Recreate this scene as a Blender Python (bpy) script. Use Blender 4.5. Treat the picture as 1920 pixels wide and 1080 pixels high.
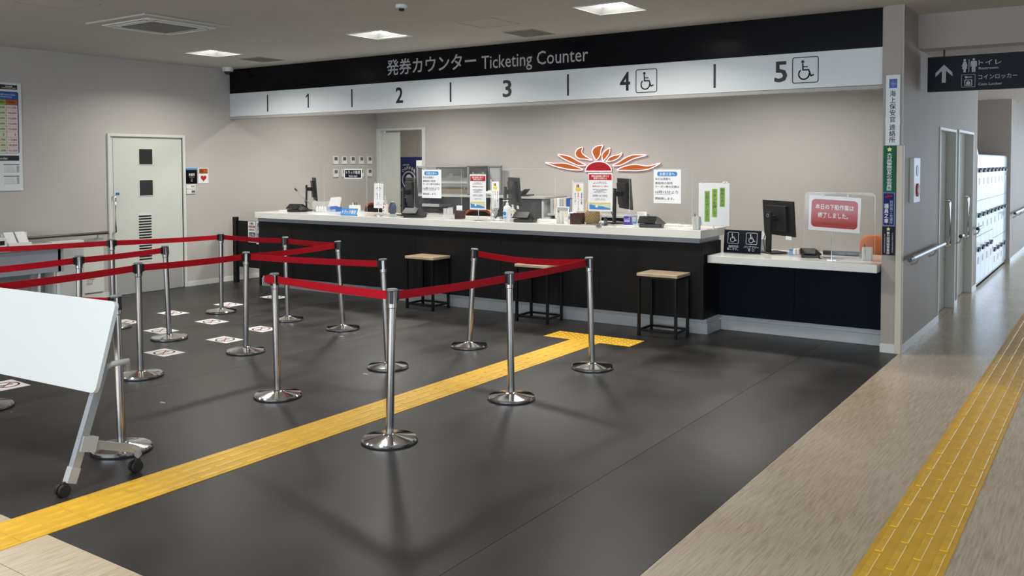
import bpy, math, random
from mathutils import Matrix, Vector
random.seed(7)
for o in list(bpy.data.objects): bpy.data.objects.remove(o)
C = bpy.context.collection
S = bpy.context.scene
R = math.radians

# ------------------------------------------------------------------ camera
cd = bpy.data.cameras.new('camera'); cam = bpy.data.objects.new('camera', cd); C.objects.link(cam)
fwd = Vector((-0.56317974, 0.82557387, -0.03544529)); rgt = Vector((0.82615361, 0.56343556, -0.00325295)); up = Vector((-0.01728559, 0.03111525, 0.99936632))
cam.matrix_world = Matrix(((rgt.x, up.x, -fwd.x, 0), (rgt.y, up.y, -fwd.y, 0), (rgt.z, up.z, -fwd.z, 1.61), (0, 0, 0, 1)))
cd.sensor_width = 36; cd.lens = 36 * 1676.46 / 1920; cd.shift_y = -(540 - 367.03) / 1920; cd.clip_start = .05; cd.clip_end = 200
S.camera = cam

# ------------------------------------------------------------------ world, lights, exposure
w = bpy.data.worlds.new('sky'); S.world = w; w.use_nodes = True
bg = w.node_tree.nodes['Background']; bg.inputs[0].default_value = (.66, .82, 1, 1); bg.inputs[1].default_value = 3.8
S.view_settings.view_transform = 'Standard'; S.view_settings.look = 'None'; S.view_settings.gamma = 1; S.view_settings.use_curve_mapping = False
S.view_settings.exposure = 0.0
S.cycles.max_bounces = 7; S.cycles.diffuse_bounces = 4; S.cycles.glossy_bounces = 4; S.cycles.transmission_bounces = 5; S.cycles.transparent_max_bounces = 14
S.cycles.sample_clamp_indirect = 6; S.cycles.caustics_reflective = False; S.cycles.caustics_refractive = False
def area(name, loc, size, target, power, col, spread=180):
    l = bpy.data.lights.new(name, 'AREA'); l.shape = 'RECTANGLE'; l.size, l.size_y = size; l.energy = power; l.color = col; l.spread = R(spread)
    o = bpy.data.objects.new(name, l); C.objects.link(o); o.location = loc
    d = Vector(target) - Vector(loc); o.rotation_euler = d.to_track_quat('-Z', 'Z' if abs(d.z) < .9 * d.length else 'Y').to_euler()
    return o
area('daylight_corridor_windows', (2.9, 14.9, 1.45), (8.6, 2.0), (-2, 15.2, 1.45), 130, (.93, .96, 1))
area('daylight_entrance_windows', (-2.5, -3.7, 1.45), (9.5, 2.3), (-2.5, 5, .2), 88, (.88, .94, 1), 130)
area('daylight_side_windows', (2.9, 1.5, 1.4), (5.5, 2.0), (-4, 1.5, 1.2), 18, (.85, .92, 1))

# ------------------------------------------------------------------ materials
def nt(name):
    m = bpy.data.materials.new(name); m.use_nodes = True
    return m, m.node_tree, m.node_tree.nodes['Principled BSDF']
def mat(name, col, rough=.5, metal=0, spec=.5, var=0, scale=8, bump=0, bscale=None, stretch=(1, 1, 1), rvar=0, coat=0, detail=4):
    m, t, b = nt(name)
    b.inputs['Base Color'].default_value = (*col, 1); b.inputs['Roughness'].default_value = rough
    b.inputs['Metallic'].default_value = metal; b.inputs['Specular IOR Level'].default_value = spec; b.inputs['Coat Weight'].default_value = coat
    if var or bump or rvar:
        tc = t.nodes.new('ShaderNodeTexCoord'); mp = t.nodes.new('ShaderNodeMapping'); mp.inputs['Scale'].default_value = stretch
        t.links.new(tc.outputs['Object'], mp.inputs[0])
        n = t.nodes.new('ShaderNodeTexNoise'); n.inputs['Scale'].default_value = scale; n.inputs['Detail'].default_value = detail
        t.links.new(mp.outputs[0], n.inputs['Vector'])
        if var:
            mx = t.nodes.new('ShaderNodeMix'); mx.data_type = 'RGBA'; mr = t.nodes.new('ShaderNodeMapRange')
            mr.inputs[1].default_value = .3; mr.inputs[2].default_value = .7
            t.links.new(n.outputs[0], mr.inputs[0]); t.links.new(mr.outputs[0], mx.inputs[0])
            mx.inputs[6].default_value = (*[c * (1 - var) for c in col], 1); mx.inputs[7].default_value = (*[min(1, c * (1 + var)) for c in col], 1)
            t.links.new(mx.outputs[2], b.inputs['Base Color'])
        if rvar:
            mr = t.nodes.new('ShaderNodeMapRange'); mr.inputs[1].default_value = .3; mr.inputs[2].default_value = .7
            mr.inputs[3].default_value = max(0, rough - rvar); mr.inputs[4].default_value = rough + rvar
            t.links.new(n.outputs[0], mr.inputs[0]); t.links.new(mr.outputs[0], b.inputs['Roughness'])
        if bump:
            n2 = t.nodes.new('ShaderNodeTexNoise'); n2.inputs['Scale'].default_value = bscale or scale; n2.inputs['Detail'].default_value = 3
            t.links.new(mp.outputs[0], n2.inputs['Vector'])
            bp = t.nodes.new('ShaderNodeBump'); bp.inputs['Strength'].default_value = bump; bp.inputs['Distance'].default_value = .01
            t.links.new(n2.outputs[0], bp.inputs['Height']); t.links.new(bp.outputs[0], b.inputs['Normal'])
    return m
def emit(name, col, s):
    m, t, b = nt(name); b.inputs['Base Color'].default_value = (*col, 1); b.inputs['Emission Color'].default_value = (*col, 1); b.inputs['Emission Strength'].default_value = s; return m
def clear(name, tint, alpha, rough=.03, body=0):
    """thin clear sheet: mostly transparent, a fresnel gloss, and a little body colour"""
    m, t, b = nt(name); b.inputs['Base Color'].default_value = (*tint, 1); b.inputs['Roughness'].default_value = rough
    tr = t.nodes.new('ShaderNodeBsdfTransparent'); tr.inputs[0].default_value = (*[1 - (1 - c) * .35 for c in tint], 1)
    gl = t.nodes.new('ShaderNodeBsdfGlossy'); gl.inputs['Roughness'].default_value = rough; gl.inputs[0].default_value = (.9, .9, .9, 1)
    lw = t.nodes.new('ShaderNodeLayerWeight'); lw.inputs[0].default_value = .5
    pw = t.nodes.new('ShaderNodeMath'); pw.operation = 'POWER'; pw.inputs[1].default_value = 5; t.links.new(lw.outputs['Facing'], pw.inputs[0])
    fz = t.nodes.new('ShaderNodeMath'); fz.operation = 'MULTIPLY_ADD'; fz.inputs[1].default_value = .6; fz.inputs[2].default_value = .014; t.links.new(pw.outputs[0], fz.inputs[0])
    m1 = t.nodes.new('ShaderNodeMixShader'); m2 = t.nodes.new('ShaderNodeMixShader'); m1.inputs[0].default_value = alpha
    t.links.new(tr.outputs[0], m1.inputs[1]); t.links.new(b.outputs[0], m1.inputs[2])
    t.links.new(fz.outputs[0], m2.inputs[0]); t.links.new(m1.outputs[0], m2.inputs[1]); t.links.new(gl.outputs[0], m2.inputs[2])
    t.links.new(m2.outputs[0], t.nodes['Material Output'].inputs[0]); return m
M = dict(
    wall=mat('warm_grey_wallpaper', (.475, .450, .425), .75, var=.03, scale=1.2, bump=.06, bscale=160),
    wallc=mat('taupe_corridor_wallpaper', (.385, .34, .305), .6, var=.04, scale=3, bump=.08, bscale=120, stretch=(1, 1, .3)),
    ceil=mat('matt_grey_ceiling_board', (.56, .54, .51), .8, var=.03, scale=2, bump=.05, bscale=90),
    ceil2=mat('pitted_ceiling_tile', (.62, .58, .54), .85, var=.06, scale=60, bump=.15, bscale=80),
    dark=mat('charcoal_vinyl', (.0225, .0210, .0198), .40, var=.6, scale=2.6, rvar=.035, spec=.36, detail=12, stretch=(1, .6, 1)),
    dark2=mat('charcoal_vinyl_second_batch', (.0232, .0217, .0205), .41, var=.6, scale=2.8, rvar=.035, spec=.36, detail=12, stretch=(1, .6, 1)),
    seam=mat('dark_seam', (.04, .037, .033), .8),
    beige=None,
    yellow=mat('yellow_tactile_rubber', (.76, .44, .035), .42, var=.10, scale=5, spec=.4),
    yellowb=mat('yellow_tactile_bar', (.82, .49, .04), .36, var=.12, scale=9, spec=.4),
    skirt=mat('grey_painted_skirting', (.52, .53, .53), .35, var=.08, scale=3),
    frame=mat('white_painted_steel', (.66, .67, .63), .35),
    door=mat('pale_grey_green_door', (.60, .62, .57), .4, var=.02, scale=3),
    cdoor=mat('beige_grey_corridor_door', (.40, .385, .33), .3, coat=.2),
    kick=mat('grey_kick_plate', (.34, .34, .33), .4),
    glassd=mat('dark_window_glass', (.02, .02, .022), .08),
    steel=mat('polished_stainless', (.62, .60, .58), .16, metal=1),
    brushed=mat('brushed_stainless', (.52, .50, .48), .22, metal=1),
    chrome=mat('chrome', (.78, .78, .79), .07, metal=1),
    base=mat('mirror_steel_base', (.66, .65, .64), .1, metal=1),
    blackp=mat('black_plastic', (.012, .012, .013), .35),
    rubber=mat('black_rubber', (.01, .01, .01), .6),
    red=mat('red_belt_webbing', (.50, .005, .016), .6, spec=.2, var=.08, scale=40),
    black=mat('black_sign_panel', (.0022, .0022, .0042), .22, spec=.2),
    white=mat('white_sign_panel', (.71, .745, .76), .35, spec=.4),
    lip=mat('grey_beige_edge_trim', (.40, .38, .36), .5),
    ink=mat('black_ink', (.012, .012, .02), .5),
    silver=mat('silver_grey_lettering', (.42, .42, .43), .45),
    stone=mat('white_artificial_stone', (.72, .72, .68), .12, var=.01, scale=20, spec=.5),
    rail=mat('pale_blue_grey_rail', (.30, .33, .37), .4),
    panel=mat('black_wood_panel', (0.0075, .0075, .0078), .5, spec=.2, var=.25, scale=6, stretch=(1, 1, .2)),
    navy=mat('navy_speckled_panel', (.003, .0052, .0125), .7, spec=.15, var=.5, scale=150),
    seat=mat('worn_light_wood', (.47, .37, .24), .4, var=.18, scale=10, stretch=(1, 8, 1)),
    blackm=mat('black_painted_metal', (.005, .005, .005), .4, spec=.3),
    paper=mat('white_paper', (.78, .79, .80), .55),
    plast=mat('white_plastic', (.74, .74, .72), .4),
    grey=mat('mid_grey_plastic', (.25, .26, .27), .45),
    lgrey=mat('light_grey_metal', (.42, .43, .43), .4),
    mon=mat('charcoal_monitor_shell', (.016, .017, .018), .45, spec=.3),
    lcd=mat('grey_lcd', (.10, .12, .11), .3),
    orange=mat('orange_panel', (.44, .10, .013), .45),
    sunred=mat('deep_red_panel', (.34, .005, .014), .4),
    signred=mat('sign_red', (.44, .02, .018), .5, spec=.25),
    blue=mat('sign_blue', (.02, .11, .42), .45),
    navyink=mat('navy_ink', (.012, .03, .12), .5),
    navysign=mat('navy_sign', (.005, .007, .015), .5, spec=.2),
    green=mat('sign_green', (.004, .12, .06), .55, spec=.2),
    lime=mat('lime_strip', (.22, .42, .04), .5),
    pink=mat('pale_pink_print', (.74, .60, .58), .5),
    pgreen=mat('pale_green_print', (.60, .66, .45), .5),
    gold=mat('gold_emblem', (.45, .33, .10), .35, metal=.6),
    cream=mat('cream_board', (.60, .55, .45), .45),
    chair=mat('orange_upholstery', (.38, .10, .025), .7),
    stred=mat('faded_red_print', (.33, .06, .05), .5),
    brown=mat('dark_brown_box', (.045, .02, .02), .4),
    wicker=mat('woven_bamboo', (.75, .56, .29), .6, var=.3, scale=60),
    wood=mat('brown_model_base', (.27, .17, .08), .4),
    alum=mat('anodised_silver_tube', (.50, .54, .59), .3, metal=.55),
    tabletop=mat('white_laminate', (.60, .63, .64), .35),
    acryl=clear('clear_acrylic', (.97, .98, .98), .012, .04),
    acryledge=clear('acrylic_edge', (.85, .90, .90), .22, .1),
    clearp=clear('clear_plastic', (.9, .92, .93), .16, .08),
    caseg=clear('display_case_glass', (.78, .80, .79), .05, .04),
    smoke=clear('smoked_acrylic', (.12, .12, .13), .5, .1),
    lamp=emit('lamp_diffuser', (1, .98, .94), 13),
    neon=emit('pink_white_neon', (1, .60, .62), 1.25),
    vend=mat('dark_blue_vending', (.008, .012, .06), .3),
    locker=mat('blue_white_gloss_locker', (.40, .46, .55), .24, coat=.3),
    lblue=mat('light_blue_print', (.05, .25, .55), .5),
    yel=mat('yellow_print', (.70, .58, .12), .5),
    pur=mat('purple_pack', (.05, .03, .30), .4),
    dgrille=mat('grey_vent_grille', (.20, .19, .18), .7),
    reflector=mat('white_fixture_reflector', (.85, .86, .84), .3),
)
def beige():
    m, t, b = nt('beige_stone_look_vinyl')
    tc = t.nodes.new('ShaderNodeTexCoord'); mp = t.nodes.new('ShaderNodeMapping'); mp.inputs['Scale'].default_value = (62, 3.2, 1)
    mp.inputs['Rotation'].default_value = (0, 0, R(2))
    n = t.nodes.new('ShaderNodeTexNoise'); n.inputs['Scale'].default_value = 1.6; n.inputs['Detail'].default_value = 7; n.inputs['Roughness'].default_value = .65
    n3 = t.nodes.new('ShaderNodeTexNoise'); n3.inputs['Scale'].default_value = 1.1; n3.inputs['Detail'].default_value = 3
    cr = t.nodes.new('ShaderNodeValToRGB'); e = cr.color_ramp.elements
    e[0].position = .30; e[0].color = (.42, .335, .225, 1); e[1].position = .72; e[1].color = (.68, .575, .43, 1)
    e2 = e.new(.5); e2.color = (.56, .465, .335, 1)
    ad = t.nodes.new('ShaderNodeMath'); ad.operation = 'MULTIPLY_ADD'; ad.inputs[1].default_value = .35
    t.links.new(tc.outputs['Object'], mp.inputs[0]); t.links.new(mp.outputs[0], n.inputs['Vector']); t.links.new(tc.outputs['Object'], n3.inputs['Vector'])
    sub = t.nodes.new('ShaderNodeMath'); sub.operation = 'SUBTRACT'; sub.inputs[1].default_value = .5
    t.links.new(n3.outputs[0], sub.inputs[0]); t.links.new(sub.outputs[0], ad.inputs[0]); t.links.new(n.outputs[0], ad.inputs[2])
    t.links.new(ad.outputs[0], cr.inputs[0]); t.links.new(cr.outputs[0], b.inputs['Base Color'])
    b.inputs['Roughness'].default_value = .20; b.inputs['Specular IOR Level'].default_value = .55
    bp = t.nodes.new('ShaderNodeBump'); bp.inputs['Strength'].default_value = .05; bp.inputs['Distance'].default_value = .01
    t.links.new(n.outputs[0], bp.inputs['Height']); t.links.new(bp.outputs[0], b.inputs['Normal'])
    return m
M['beige'] = beige()

# ------------------------------------------------------------------ helpers
WM = {}
def wm(o): return WM.get(o.name, Matrix.Identity(4))
class MB:
    def __init__(s): s.v = []; s.f = []; s.sm = []
    def add(s, vs, fs, smooth=False):
        n = len(s.v); s.v += [tuple(v) for v in vs]; s.f += [tuple(n + i for i in f) for f in fs]; s.sm += [smooth] * len(fs); return s
    def box(s, x0, x1, y0, y1, z0, z1, bev=0):
        x0, x1 = sorted((x0, x1)); y0, y1 = sorted((y0, y1)); z0, z1 = sorted((z0, z1))
        b = min(bev, (x1 - x0) * .45, (y1 - y0) * .45, (z1 - z0) * .45)
        if b <= 0:
            return s.add([(x, y, z) for z in (z0, z1) for y in (y0, y1) for x in (x0, x1)], [(0, 2, 3, 1), (4, 5, 7, 6), (0, 1, 5, 4), (2, 6, 7, 3), (0, 4, 6, 2), (1, 3, 7, 5)])
        vs = []; rings = []
        for z, i in ((z0, b), (z0 + b, 0), (z1 - b, 0), (z1, b)):
            r = []
            for (x, y, dx, dy) in ((x0, y0, 1, 1), (x1, y0, -1, 1), (x1, y1, -1, -1), (x0, y1, 1, -1)):
                k = b + 0 * i
                a = (x + dx * (b if i == 0 else b * 1.0), y + dy * i, z); c = (x + dx * i, y + dy * b, z)
                pair = (c, a) if (dx * dy) > 0 else (a, c)
                r += [len(vs), len(vs) + 1]; vs += pair
            rings.append(r)
        fs = [tuple(reversed(rings[0])), tuple(rings[3])]
        for a, c in zip(rings, rings[1:]):
            for k in range(8): fs.append((a[k], a[(k + 1) % 8], c[(k + 1) % 8], c[k]))
        return s.add(vs, fs)
    def prism(s, pts, F, d0, d1):
        """polygon of (u,v) in frame F extruded from depth d0 to d1"""
        n = len(pts); a = [F(u, v, d0) for u, v in pts]; b = [F(u, v, d1) for u, v in pts]
        return s.add(a + b, [tuple(range(n)), tuple(range(2 * n - 1, n - 1, -1))] + [(i, n + i, n + (i + 1) % n, (i + 1) % n) for i in range(n)])
    def rect(s, F, u0, v0, u1, v1, d0=0, d1=.001): return s.prism([(u0, v0), (u1, v0), (u1, v1), (u0, v1)], F, d0, d1)
    def rrect(s, F, u0, v0, u1, v1, r, d0=0, d1=.001, n=4):
        p = []
        for cx, cy, a0 in ((u1 - r, v0 + r, -90), (u1 - r, v1 - r, 0), (u0 + r, v1 - r, 90), (u0 + r, v0 + r, 180)):
            for k in range(n + 1): a = R(a0 + 90 * k / n); p.append((cx + r * math.cos(a), cy + r * math.sin(a)))
        return s.prism(p, F, d0, d1)
    def disc(s, F, u, v, r, d0=0, d1=.001, n=20, ry=None):
        return s.prism([(u + r * math.cos(2 * math.pi * k / n), v + (ry or r) * math.sin(2 * math.pi * k / n)) for k in range(n)], F, d0, d1)
    def stroke(s, F, pts, wd, d0=0, d1=.001, closed=False):
        P = list(pts) + ([pts[0]] if closed else [])
        for (a, b), (c, d) in zip(P, P[1:]):
            L = math.hypot(c - a, d - b) or 1e-6; nx, ny = -(d - b) / L * wd / 2, (c - a) / L * wd / 2
            s.prism([(a - nx, b - ny), (c - nx, d - ny), (c + nx, d + ny), (a + nx, b + ny)], F, d0, d1)
        for a, b in (P if closed else P[1:-1]): s.disc(F, a, b, wd / 2, d0, d1, 8)
        return s
    def lathe(s, prof, c=(0, 0, 0), n=24, smooth=True):
        def ring(r, z): return [(c[0] + r * math.cos(2 * math.pi * k / n), c[1] + r * math.sin(2 * math.pi * k / n), c[2] + z) for k in range(n)]
        run = [prof[0]]; runs = []
        for i in range(1, len(prof)):
            run.append(prof[i])
            if i + 1 < len(prof):
                a1 = math.atan2(prof[i][1] - prof[i - 1][1], prof[i][0] - prof[i - 1][0]); a2 = math.atan2(prof[i + 1][1] - prof[i][1], prof[i + 1][0] - prof[i][0])
                if abs((a2 - a1 + math.pi) % (2 * math.pi) - math.pi) > R(32): runs.append(run); run = [prof[i]]
        runs.append(run)
        for rn in runs:
            vs = [p for q in rn for p in ring(*q)]
            s.add(vs, [(i * n + k, i * n + (k + 1) % n, (i + 1) * n + (k + 1) % n, (i + 1) * n + k) for i in range(len(rn) - 1) for k in range(n)], smooth)
        for q, rv in ((prof[0], 1), (prof[-1], 0)):
            if q[0] > 1e-5: s.add(ring(*q), [tuple(reversed(range(n))) if rv else tuple(range(n))])
        return s
    def tube(s, pts, r, n=8, smooth=True, rs=None, closed=False):
        P = [Vector(p) for p in pts]; vs = []; fs = []; m = len(P); prev = None
        for i, p in enumerate(P):
            if closed: d = (P[(i + 1) % m] - P[i - 1])
            else: d = (P[min(i + 1, m - 1)] - P[max(i - 1, 0)])
            d.normalize()
            ref = prev or (Vector((0, 0, 1)) if abs(d.z) < .9 else Vector((1, 0, 0)))
            a = d.cross(ref); a.normalize(); b = a.cross(d); prev = b if False else ref
            for k in range(n): t = 2 * math.pi * k / n; vs.append(p + (a * math.cos(t) + b * math.sin(t)) * (rs[i] if rs else r))
        for i in range(m if closed else m - 1):
            j = (i + 1) % m
            for k in range(n): fs.append((i * n + k, j * n + k, j * n + (k + 1) % n, i * n + (k + 1) % n))
        s.add(vs, fs, smooth)
        if not closed:
            s.add(vs[:n], [tuple(range(n))]); s.add(vs[-n:], [tuple(reversed(range(n)))])
        return s
    def bar(s, a, b, w, h, upv=(0, 0, 1)):
        a, b = Vector(a), Vector(b); d = (b - a).normalized(); u = Vector(upv); sd = d.cross(u).normalized(); u = sd.cross(d)
        vs = [p + sd * sx * w / 2 + u * sz * h / 2 for p in (a, b) for sx, sz in ((-1, -1), (1, -1), (1, 1), (-1, 1))]
        return s.add(vs, [(0, 1, 2, 3), (7, 6, 5, 4), (0, 4, 5, 1), (1, 5, 6, 2), (2, 6, 7, 3), (3, 7, 4, 0)])
    def mesh(s, name, m):
        me = bpy.data.meshes.new(name); me.from_pydata(s.v, [], s.f); me.materials.append(m)
        me.polygons.foreach_set('use_smooth', s.sm); me.update()
        import bmesh
        bm = bmesh.new(); bm.from_mesh(me); bmesh.ops.recalc_face_normals(bm, faces=bm.faces); bm.to_mesh(me); bm.free()
        return me
    def build(s, name, m, parent=None, label=None, kind=None):
        me = s.mesh(name, m); o = bpy.data.objects.new(name, me); C.objects.link(o)
        if parent is not None:
            me.transform(wm(parent).inverted()); o.parent = parent; WM[o.name] = wm(parent)
        if label: o['label'] = label
        if kind: o['kind'] = kind
        return o
def fr(O, U=(1, 0, 0), V=(0, 0, 1)):
    O, U, V = Vector(O), Vector(U).normalized(), Vector(V).normalized(); N = U.cross(V)
    f = lambda u, v, d=0: O + U * u + V * v + N * d
    f.M = (O, U, V, N); return f
def tag(o, label, cat, group=None):
    o['label'] = label; o['category'] = cat
    if group: o['group'] = group
    return o
def thing(name, label, cat, loc=(0, 0, 0), rz=0, group=None):
    o = bpy.data.objects.new(name, None); C.objects.link(o); o.location = loc; o.rotation_euler = (0, 0, rz); o.empty_display_size = .1
    WM[o.name] = Matrix.Translation(loc) @ Matrix.Rotation(rz, 4, 'Z')
    return tag(o, label, cat, group)
def struct(o): o['kind'] = 'structure'; return o
def lf(parent):   # author in the thing's own local frame
    Mx = wm(parent)
    def f(u, v, d=0): return Mx @ Vector((u, v, d))
    return f
class LMB(MB):
    """mesh authored in the local frame of its parent"""
    def build(s, name, m, parent, label=None, kind=None):
        me = s.mesh(name, m); o = bpy.data.objects.new(name, me); C.objects.link(o); o.parent = parent; WM[o.name] = wm(parent)
        if label: o['label'] = label
        if kind: o['kind'] = kind
        return o
TX = {}
def text(F, s, u, v, wd, h, m, parent, bold=0, d=.0012, name='lettering', spacing=1.0, font=None, depth=.0006, align='CENTER'):
    """lettering fitted to a wd x h box centred at (u,v) of frame F"""
    key = (s, bold, spacing, align)
    if key not in TX:
        c = bpy.data.curves.new('lettering', 'FONT'); c.body = s; c.resolution_u = 2; c.space_line = spacing; c.align_x = align
        o = bpy.data.objects.new('lettering', c); C.objects.link(o); bpy.context.view_layer.update()
        me = bpy.data.meshes.new_from_object(o.evaluated_get(bpy.context.evaluated_depsgraph_get()))
        TX[key] = [tuple(q.co) for q in me.vertices], [tuple(p.vertices) for p in me.polygons]
        bpy.data.objects.remove(o); bpy.data.curves.remove(c); bpy.data.meshes.remove(me)
    vs, fs = TX[key]
    if not vs: return None
    x0, x1 = min(p[0] for p in vs), max(p[0] for p in vs); y0, y1 = min(p[1] for p in vs), max(p[1] for p in vs)
    sx = wd / max(x1 - x0, 1e-6); sy = h / max(y1 - y0, 1e-6)
    P = []; G = []; bo = bold * .6
    for i_, (ox, oy) in enumerate(((-bo, -bo), (bo, -bo), (bo, bo), (-bo, bo)) if bold else ((0, 0),)):
        n0 = len(P); G += [tuple(n0 + q for q in f) for f in fs]
        P += [F(u + (p[0] - (x0 + x1) / 2 + ox) * sx, v + (p[1] - (y0 + y1) / 2 + oy) * sy, d + depth + i_ * .00006) for p in vs]
    fs = G
    me = bpy.data.meshes.new(name); inv = wm(parent).inverted()
    me.from_pydata([tuple(inv @ p) for p in P], [], fs); me.materials.append(m); me.update()
    o = bpy.data.objects.new(name, me); C.objects.link(o); o.parent = parent; return o
def vtext(F, s, u, v, wd, h, m, parent, bold=.012, d=.0012):
    return text(F, '\n'.join(s), u, v, wd, h, m, parent, bold, d)
def dup(src, loc=None, rz=None, label=None, group=None):
    r = src.copy(); C.objects.link(r)
    if loc is not None: r.location = loc
    if rz is not None: r.rotation_euler = (0, 0, rz)
    if label: r['label'] = label
    if group: r['group'] = group
    for ch in src.children:
        c = ch.copy(); C.objects.link(c); c.parent = r
        for g in ch.children:
            d = g.copy(); C.objects.link(d); d.parent = c
    return r
B = MB
FY = lambda y, x=0, z=0: fr((x, y, z))                     # faces the camera side (-y)
FX = lambda x, y=0, z=0: fr((x, y, z), (0, 1, 0))          # on the ticket hall's end wall, faces +x

# ------------------------------------------------------------------ room shell
XL, YB, HC = -10.22, 11.0, 2.925
fl = struct(B().box(-10.6, 3.0, -4, 21.5, -.06, -.006).build('floor', M['seam']))
def tile(x0, x1, y0, y1, m): B().box(x0 + .0012, x1 - .0012, y0 + .0012, y1 - .0012, -.006, 0).build('tile', m, fl)
xs = [XL, -9.42, -7.61, -5.80, -3.99, -2.18, -1.531]
ys = [2.035, 8.02]
for i, (a, b) in enumerate(zip(xs, xs[1:])):
    for j, (c, d) in enumerate(zip(ys, ys[1:])): tile(a, b, c, d, M['dark'] if (i + j) % 2 else M['dark2'])
for a, b in ((XL, -7.61), (-7.61, -3.99), (-3.99, -1.67)): tile(a, b, 8.02, 11.0, M['dark2'])
by = [-4, -3.49, -1.735, .02, 1.775, 2.035]
for a, b in zip(by, by[1:]):
    for c, d in zip(xs, xs[1:]): tile(c, d, a, b, M['beige'])
yy = [-4, -3.49, -1.735, .02, 1.775] + [1.775 + 1.76 * k for k in range(1, 12)] + [21.5]
for a, b in zip(yy, yy[1:]):
    for c, d in ((-1.531, -.695), (-.695, 1.1), (1.1, 3.0)): tile(c, d, a, b, M['beige'])

B().box(-1.66, -1.532, 9.86, 12.27, -.006, 0).build('tile', M['beige'], fl)
struct(B().box(XL - .12, XL, -4, YB, 0, HC).build('wall_left', M['wall']))
bk = B().box(-9.175, -1.676, YB, YB + .12, 0, HC).box(XL, -9.175, YB, YB + .12, 2.16, HC)
struct(bk.build('wall_back', M['wall']))
ce = struct(B().box(XL - .12, 3, -4, 8.656, HC, HC + .12).box(XL - .12, -1.52, 8.656, YB + .12, HC, HC + .12).build('ceiling', M['ceil']))
struct(B().box(XL - .12, 3, -4.12, -4, 0, .45).box(XL - .12, 3, -4.12, -4, 2.6, HC).box(XL - .12, -7.4, -4.12, -4, .45, 2.6).box(2.4, 3, -4.12, -4, .45, 2.6).build('wall_front', M['wall']))
wr = B()
for a, b in ((-4, -1.3), (4.3, 8.8), (19.6, 21.5)): wr.box(3.0, 3.12, a, b, 0, HC)
wr.box(3.0, 3.12, -1.3, 4.3, 0, .35).box(3.0, 3.12, -1.3, 4.3, 1.95, HC).box(3.0, 3.12, 8.8, 19.6, 0, .35).box(3.0, 3.12, 8.8, 11.2, .35, 2.5).box(3.0, 3.12, 8.8, 19.6, 2.2, HC)
struct(wr.build('wall_right', M['wallc']))
for a, b, n in ((-1.3, 4.3, 4), (8.8, 19.6, 8)):
    for k in range(n + 1):
        y = a + (b - a) * k / n
        struct(B().box(2.98, 3.1, y - .03, y + .03, .35, 2.5).build('window_1' if n == 8 else 'window_2', M['frame']))
# corridor: beam, lower ceiling, wall with two doors, locker recess
struct(B().box(-1.52, 3, 8.656, 8.90, 2.62, HC).build('trim_1', M['wallc']))
lc = struct(B().box(-2.2, 3, 8.90, 21.5, 2.66, 2.72).build('ceiling_corridor', M['seam']))
for i in range(14):
    for x0, x1 in ((-2.2, -1.52), (-1.52, -.61), (-.61, .3), (.3, 1.21), (1.21, 3)):
        y0 = 8.9 + .91 * i
        if y0 + .91 < 21.7: B().box(x0 + .002, x1 - .002, y0 + .002, y0 + .908, 2.62, 2.66).build('ceiling_tile', M['ceil2'], lc)
cw = B().box(-1.676, -1.52, 8.02, 9.83, 0, HC).box(-1.676, -1.52, 10.90, 11.07, 0, HC).box(-1.676, -1.52, 12.30, 12.68, 0, HC)
cw.box(-1.676, -1.52, 9.83, 10.9, 1.97, HC).box(-1.676, -1.52, 11.07, 12.3, 1.98, HC)
struct(cw.build('wall_corridor', M['wallc']))
struct(B().box(-2.2, -2.08, 12.68, 16.3, 0, 2.72).box(-2.2, -1.47, 16.3, 21.5, 0, 2.72).box(-2.2, -1.676, 12.56, 12.68, 0, 2.72).build('wall_recess', M['wallc']))
struct(B().box(-2.2, 3.1, 21.5, 21.6, 2.4, 2.8).box(-2.2, -1.3, 21.5, 21.6, 0, 2.4).box(2.8, 3.1, 21.5, 21.6, 0, 2.4).build('wall_far', M['wallc']))
for k in range(5): struct(B().box(-1.3 + 1.0 * k, -1.25 + 1.0 * k, 21.52, 21.58, 0, 2.4).build('window_3', M['frame']))
struct(B().box(-12, 14, 21.6, 70, -.08, -.02).build('pavement_outside', mat('light_grey_concrete', (.55, .56, .56), .7, var=.1, scale=1)))  # plain light grey ground beyond the far end of the corridor
# skirtings
struct(B().box(XL, XL + .01, -4, 6.22, 0, .06).box(XL, XL + .01, 7.33, YB, 0, .06).build('baseboard_left', M['frame']))
struct(B().box(-1.52, -1.508, 8.02, 9.83, 0, .075).box(-1.52, -1.508, 10.9, 11.07, 0, .075).box(-1.52, -1.508, 12.3, 12.68, 0, .075).box(-1.47, -1.458, 16.3, 21.5, 0, .075)
       .build('baseboard_right', M['frame']))
struct(B().box(-1.679, -1.513, 8.008, 8.02, 0, .075).build('baseboard_pillar', M['frame']))
struct(B().box(-1.56, -1.511, 7.995, 8.019, 0, 1.755, .003).box(-1.519, -1.509, 8.019, 8.06, 0, 1.755).build('trim_2', M['cream']))
struct(B().box(-1.528, -1.514, 8.012, 8.02, 1.755, HC).build('trim_3', M['lip']))

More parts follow.
